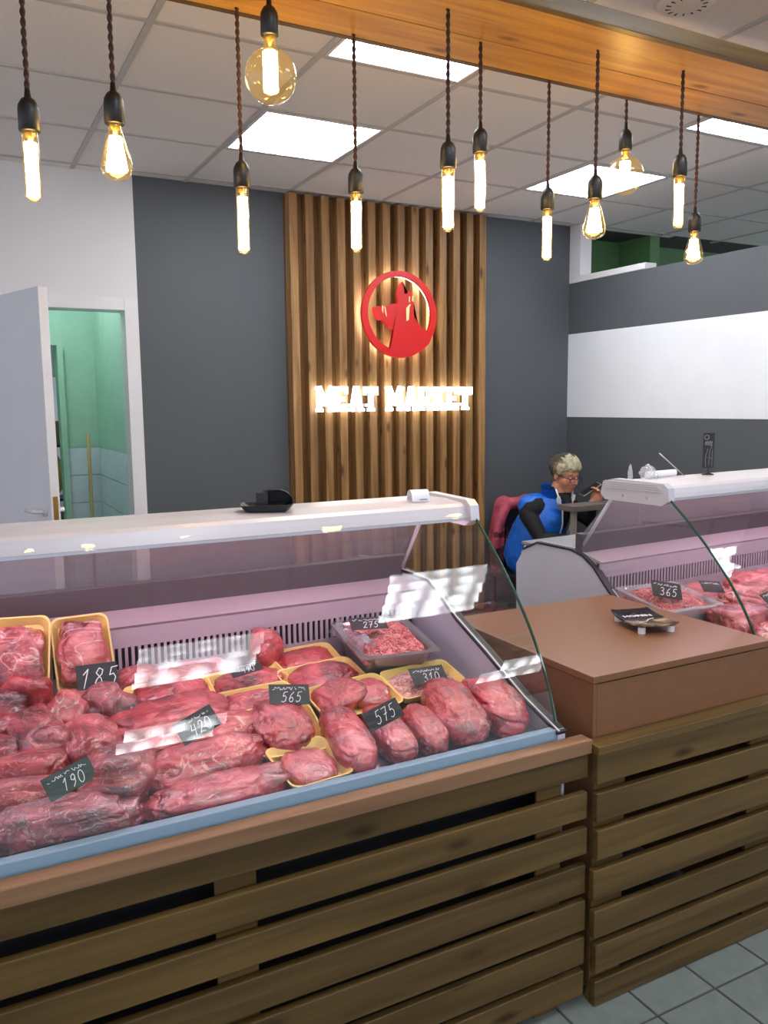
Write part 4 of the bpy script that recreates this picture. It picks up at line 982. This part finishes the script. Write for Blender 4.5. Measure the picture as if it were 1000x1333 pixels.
# face details
for s in (-1, 1):
    bm = nb(); ball(bm, hp(.0765, s*.030, .006), .0095, (.6, 1.2, .62), HR, 2); obj('eye', bm, 'eye_white', PX, smooth=True)
    bm = nb(); ball(bm, hp(.0822, s*.030, .004), .0042, (.4, 1, 1), HR, 2); obj('pupil', bm, 'dark_plastic', PX, smooth=True)
    bm = nb(); tube(bm, [hp(.084, s*.016, .026), hp(.084, s*.030, .031), hp(.074, s*.046, .026)], .0028, 6); obj('eyebrow', bm, 'hair_dark', PX, smooth=True)
    bm = nb(); ball(bm, hp(-.006, s*.083, -.034), .004, (1, 1, 1.6), HR, 2); obj('earring', bm, 'dark_plastic', PX, smooth=True)
bm = nb(); ball(bm, hp(.0935, 0, -.0565), .012, (.3, 1.3, .26), HR, 2); ball(bm, hp(.0905, 0, -.0655), .012, (.3, 1.15, .3), HR, 2); obj('lips', bm, 'lips', PX, smooth=True)
# glasses
bm = nb()
for s in (-1, 1):
    pts = [hp(.103-.004*abs(math.cos(R(k))), s*.031+.0245*math.copysign(abs(math.cos(R(k)))**.7, math.cos(R(k))), -.001+.0150*math.copysign(abs(math.sin(R(k)))**.7, math.sin(R(k)))) for k in range(0, 361, 15)]; tube(bm, pts, .0022, 6, False)
    tube(bm, [hp(.099, s*.054, .006), hp(.06, s*.076, .010), hp(-.004, s*.087, .010)], .0024, 6)
tube(bm, [hp(.103, -.007, .002), hp(.108, 0, .006), hp(.103, .007, .002)], .002, 6)
obj('glasses', bm, 'dark_plastic', PX, smooth=True)
# hair: short, dark roots and a blond top
bm = nb(); ball(bm, hp(-.020, 0, .050), .107, (1.0, .85, .86), HR, 6)
out = []
for v in bm.verts:
    l = HR.transposed() @ (v.co-HC); d = (l-Vector((-.02, 0, .05))).normalized()
    st = noise.noise(Vector((l.x*14, l.y*75, l.z*14)))                       # locks combed forward
    k = .009*st+.004*noise.noise(Vector((l.x*50, l.y*120, l.z*50)))
    l2 = l+d*(.003+k)
    if l.z > .06: l2 = l2+Vector((.010, 0, .006))*min(1, max(0, (l.x+.06)/.08))
    v.co = HC+HR @ l2
    lim = .050+.012*st if l.x > .045 else (.012+.012*st if l.x > .018 else (-.004 if abs(l.y) > .06 and l.x > -.028 else -.060+.01*st))
    if l.z < lim: out.append(v)
bmesh.ops.delete(bm, geom=out, context='VERTS')
bmesh.ops.solidify(bm, geom=bm.faces[:], thickness=.006)
me = bpy.data.meshes.new('hair'); bm.to_mesh(me); bm.free(); me.materials.append(MATS['hair_dark']); me.materials.append(MATS['hair_blond']); me.materials.append(MATS['hair_mid'])
for p in me.polygons:
    l = HR.transposed() @ (p.center-HC); p.use_smooth = True
    q = l.x+.10*l.z+.05*noise.noise(Vector((l.x*10, l.y*70, l.z*10)))-.012
    p.material_index = 1 if q > .012 else (2 if q > -.03 and l.z < .11 else 0)
link('hair', me, None, PX)
# vest: padded shell over the trunk
bm = nb()
limb(bm, [(-.02, .0, .46), (.03, .012, .60), (.085, .045, .72), (.13, .065, .80)], [.178, .172, .168, .125])
limb(bm, [(.080, -.085, .812), (.10, .205, .812)], [.086, .086])
vb = fuse('vest', bm, .008, 3, PX, ('vest_blue',), lambda c: 0)
bm = nb(); NC = 22; V = []
for k in range(NC+1):
    a = R(42+276*k/NC); row = []
    for j, (rr, zz, sh) in enumerate(((.088, .845, 0), (.092, .885, .006), (.100, .925, .012), (.106, .945, .014))):
        row.append(bm.verts.new((.150+sh+rr*math.cos(a), .078+rr*1.08*math.sin(a), zz+.012*math.cos(a)*-1)))
    V.append(row)
for k in range(NC):
    for j in range(3): bm.faces.new((V[k][j], V[k+1][j], V[k+1][j+1], V[k][j+1]))
bmesh.ops.solidify(bm, geom=bm.faces[:], thickness=.012); obj('collar', bm, 'vest_blue', vb, smooth=True)
bm = nb(); ball(bm, (.212, .088, .765), .078, (.80, .62, 1.8), Matrix.Rotation(R(18), 3, 'Y')); obj('sweater_front', bm, 'knit_black', PX, smooth=True)
bm = nb(); tube(bm, [(.175, .085, .85), (.185, .09, .905)], [.066, .062], 18); obj('turtleneck', bm, 'knit_black', PX, smooth=True)
for s in (-1, 1):
    bm = nb(); tube(bm, [(.150+.085, .078+s*.080, .935), (.150+.098, .078+s*.058, .865), (.262, .085+s*.048, .79), (.262, .08+s*.04, .70), (.235, .07+s*.035, .60)], [.006, .006, .005, .005, .005], 8); obj('vest_trim', bm, 'vest_white', vb, smooth=True)
    bm = nb(); ball(bm, (.235, .083+s*.056, .845), .042, (.45, .30, 1.25), Matrix.Rotation(R(24), 3, 'Y') @ Matrix.Rotation(R(-20*s), 3, 'X')); obj('vest_lining', bm, 'vest_white', vb, smooth=True)
    bm = nb(); tube(bm, [(.085, s*.165-.0, .50), (.125, s*.150+.01, .585)], .005, 8); obj('vest_pocket_zip', bm, 'vest_white', vb, smooth=True)
# phone in the raised hand
pc = W1 + UP*.086-IR*.012-IC*.016
ph = thing('phone', 'grey smartphone held up in the hand of the seated person', 'phone', Matrix.Translation(PX.location) @ Matrix.Rotation(R(-85), 4, 'Z') @ pc)
ex_ = (IR*.83+UP*.52-IC*.12).normalized(); ez_ = (-IR*.5+UP*.75+IC*.22); ez_ = (ez_-ex_*ez_.dot(ex_)).normalized(); ey_ = ez_.cross(ex_)
ph.rotation_euler = (Matrix.Rotation(R(-85), 3, 'Z') @ Matrix((ex_, ey_, ez_)).transposed()).to_euler()
obj('phone_body', B(-.074, .074, -.036, .036, -.004, .004, .003), 'table_edge', ph); obj('screen', B(-.068, .068, -.032, .032, .0041, .0048), 'dark_plastic', ph)
# table
t = thing('small_table', 'grey topped table in front of the seated person', 'table', (3.86, 4.18, 0))
obj('tabletop', B(3.515, 4.20, 4.07, 4.225, .807, .845, .004), 'table_grey', t, world=True)
for x in (3.56, 4.16):
    for y in (4.12,): obj('leg', B(x-.016, x+.016, y-.016, y+.016, 0, .806, .002), 'table_edge', t, world=True)
# chair with a pink coat over its back
t = thing('chair', 'chair under the seated person with a coat over its back', 'chair', (3.545, 4.54, 0), R(-85))
obj('seat', B(-.20, .20, -.2, .2, .30, .34, .01), 'dark_plastic', t)
for x in (-.18, .18):
    for y in (-.18, .18): obj('leg', B(x-.013, x+.013, y-.013, y+.013, 0, .30), 'black_metal', t)
for y in (-.045, .195): obj('back_post', B(-.235, -.21, y-.013, y+.013, .30, .82), 'black_metal', t)
obj('backrest', B(-.24, -.212, -.055, .205, .60, .82, .008), 'dark_plastic', t)
bm = nb()
limb(bm, [(-.225, -.13, .79), (-.225, .13, .80)], [.045, .045]); limb(bm, [(-.26, -.11, .80), (-.28, -.12, .55), (-.275, -.13, .30)], [.05, .075, .06]); limb(bm, [(-.26, .10, .80), (-.28, .10, .55), (-.275, .10, .32)], [.05, .07, .06])
limb(bm, [(-.27, 0, .78), (-.29, 0, .5), (-.27, 0, .28)], [.05, .08, .06]); limb(bm, [(-.20, -.12, .79), (-.215, -.175, .66), (-.24, -.20, .48)], [.040, .048, .04])
for v in bm.verts: v.co.y += .075
for v in bm.verts: v.co += Vector((1, 1, .6))*.022*noise.noise(v.co*9)
ct = thing('pink_coat', 'pink padded coat hung over the chair back behind the seated person', 'coat', (3.545, 4.54, 0), R(-85))
fuse('coat_cloth', bm, .01, 2, ct, ('coat_pink', 'coat_dark'), lambda c: 1 if c.z < .6 and noise.noise(c*6) > -.1 else 0)
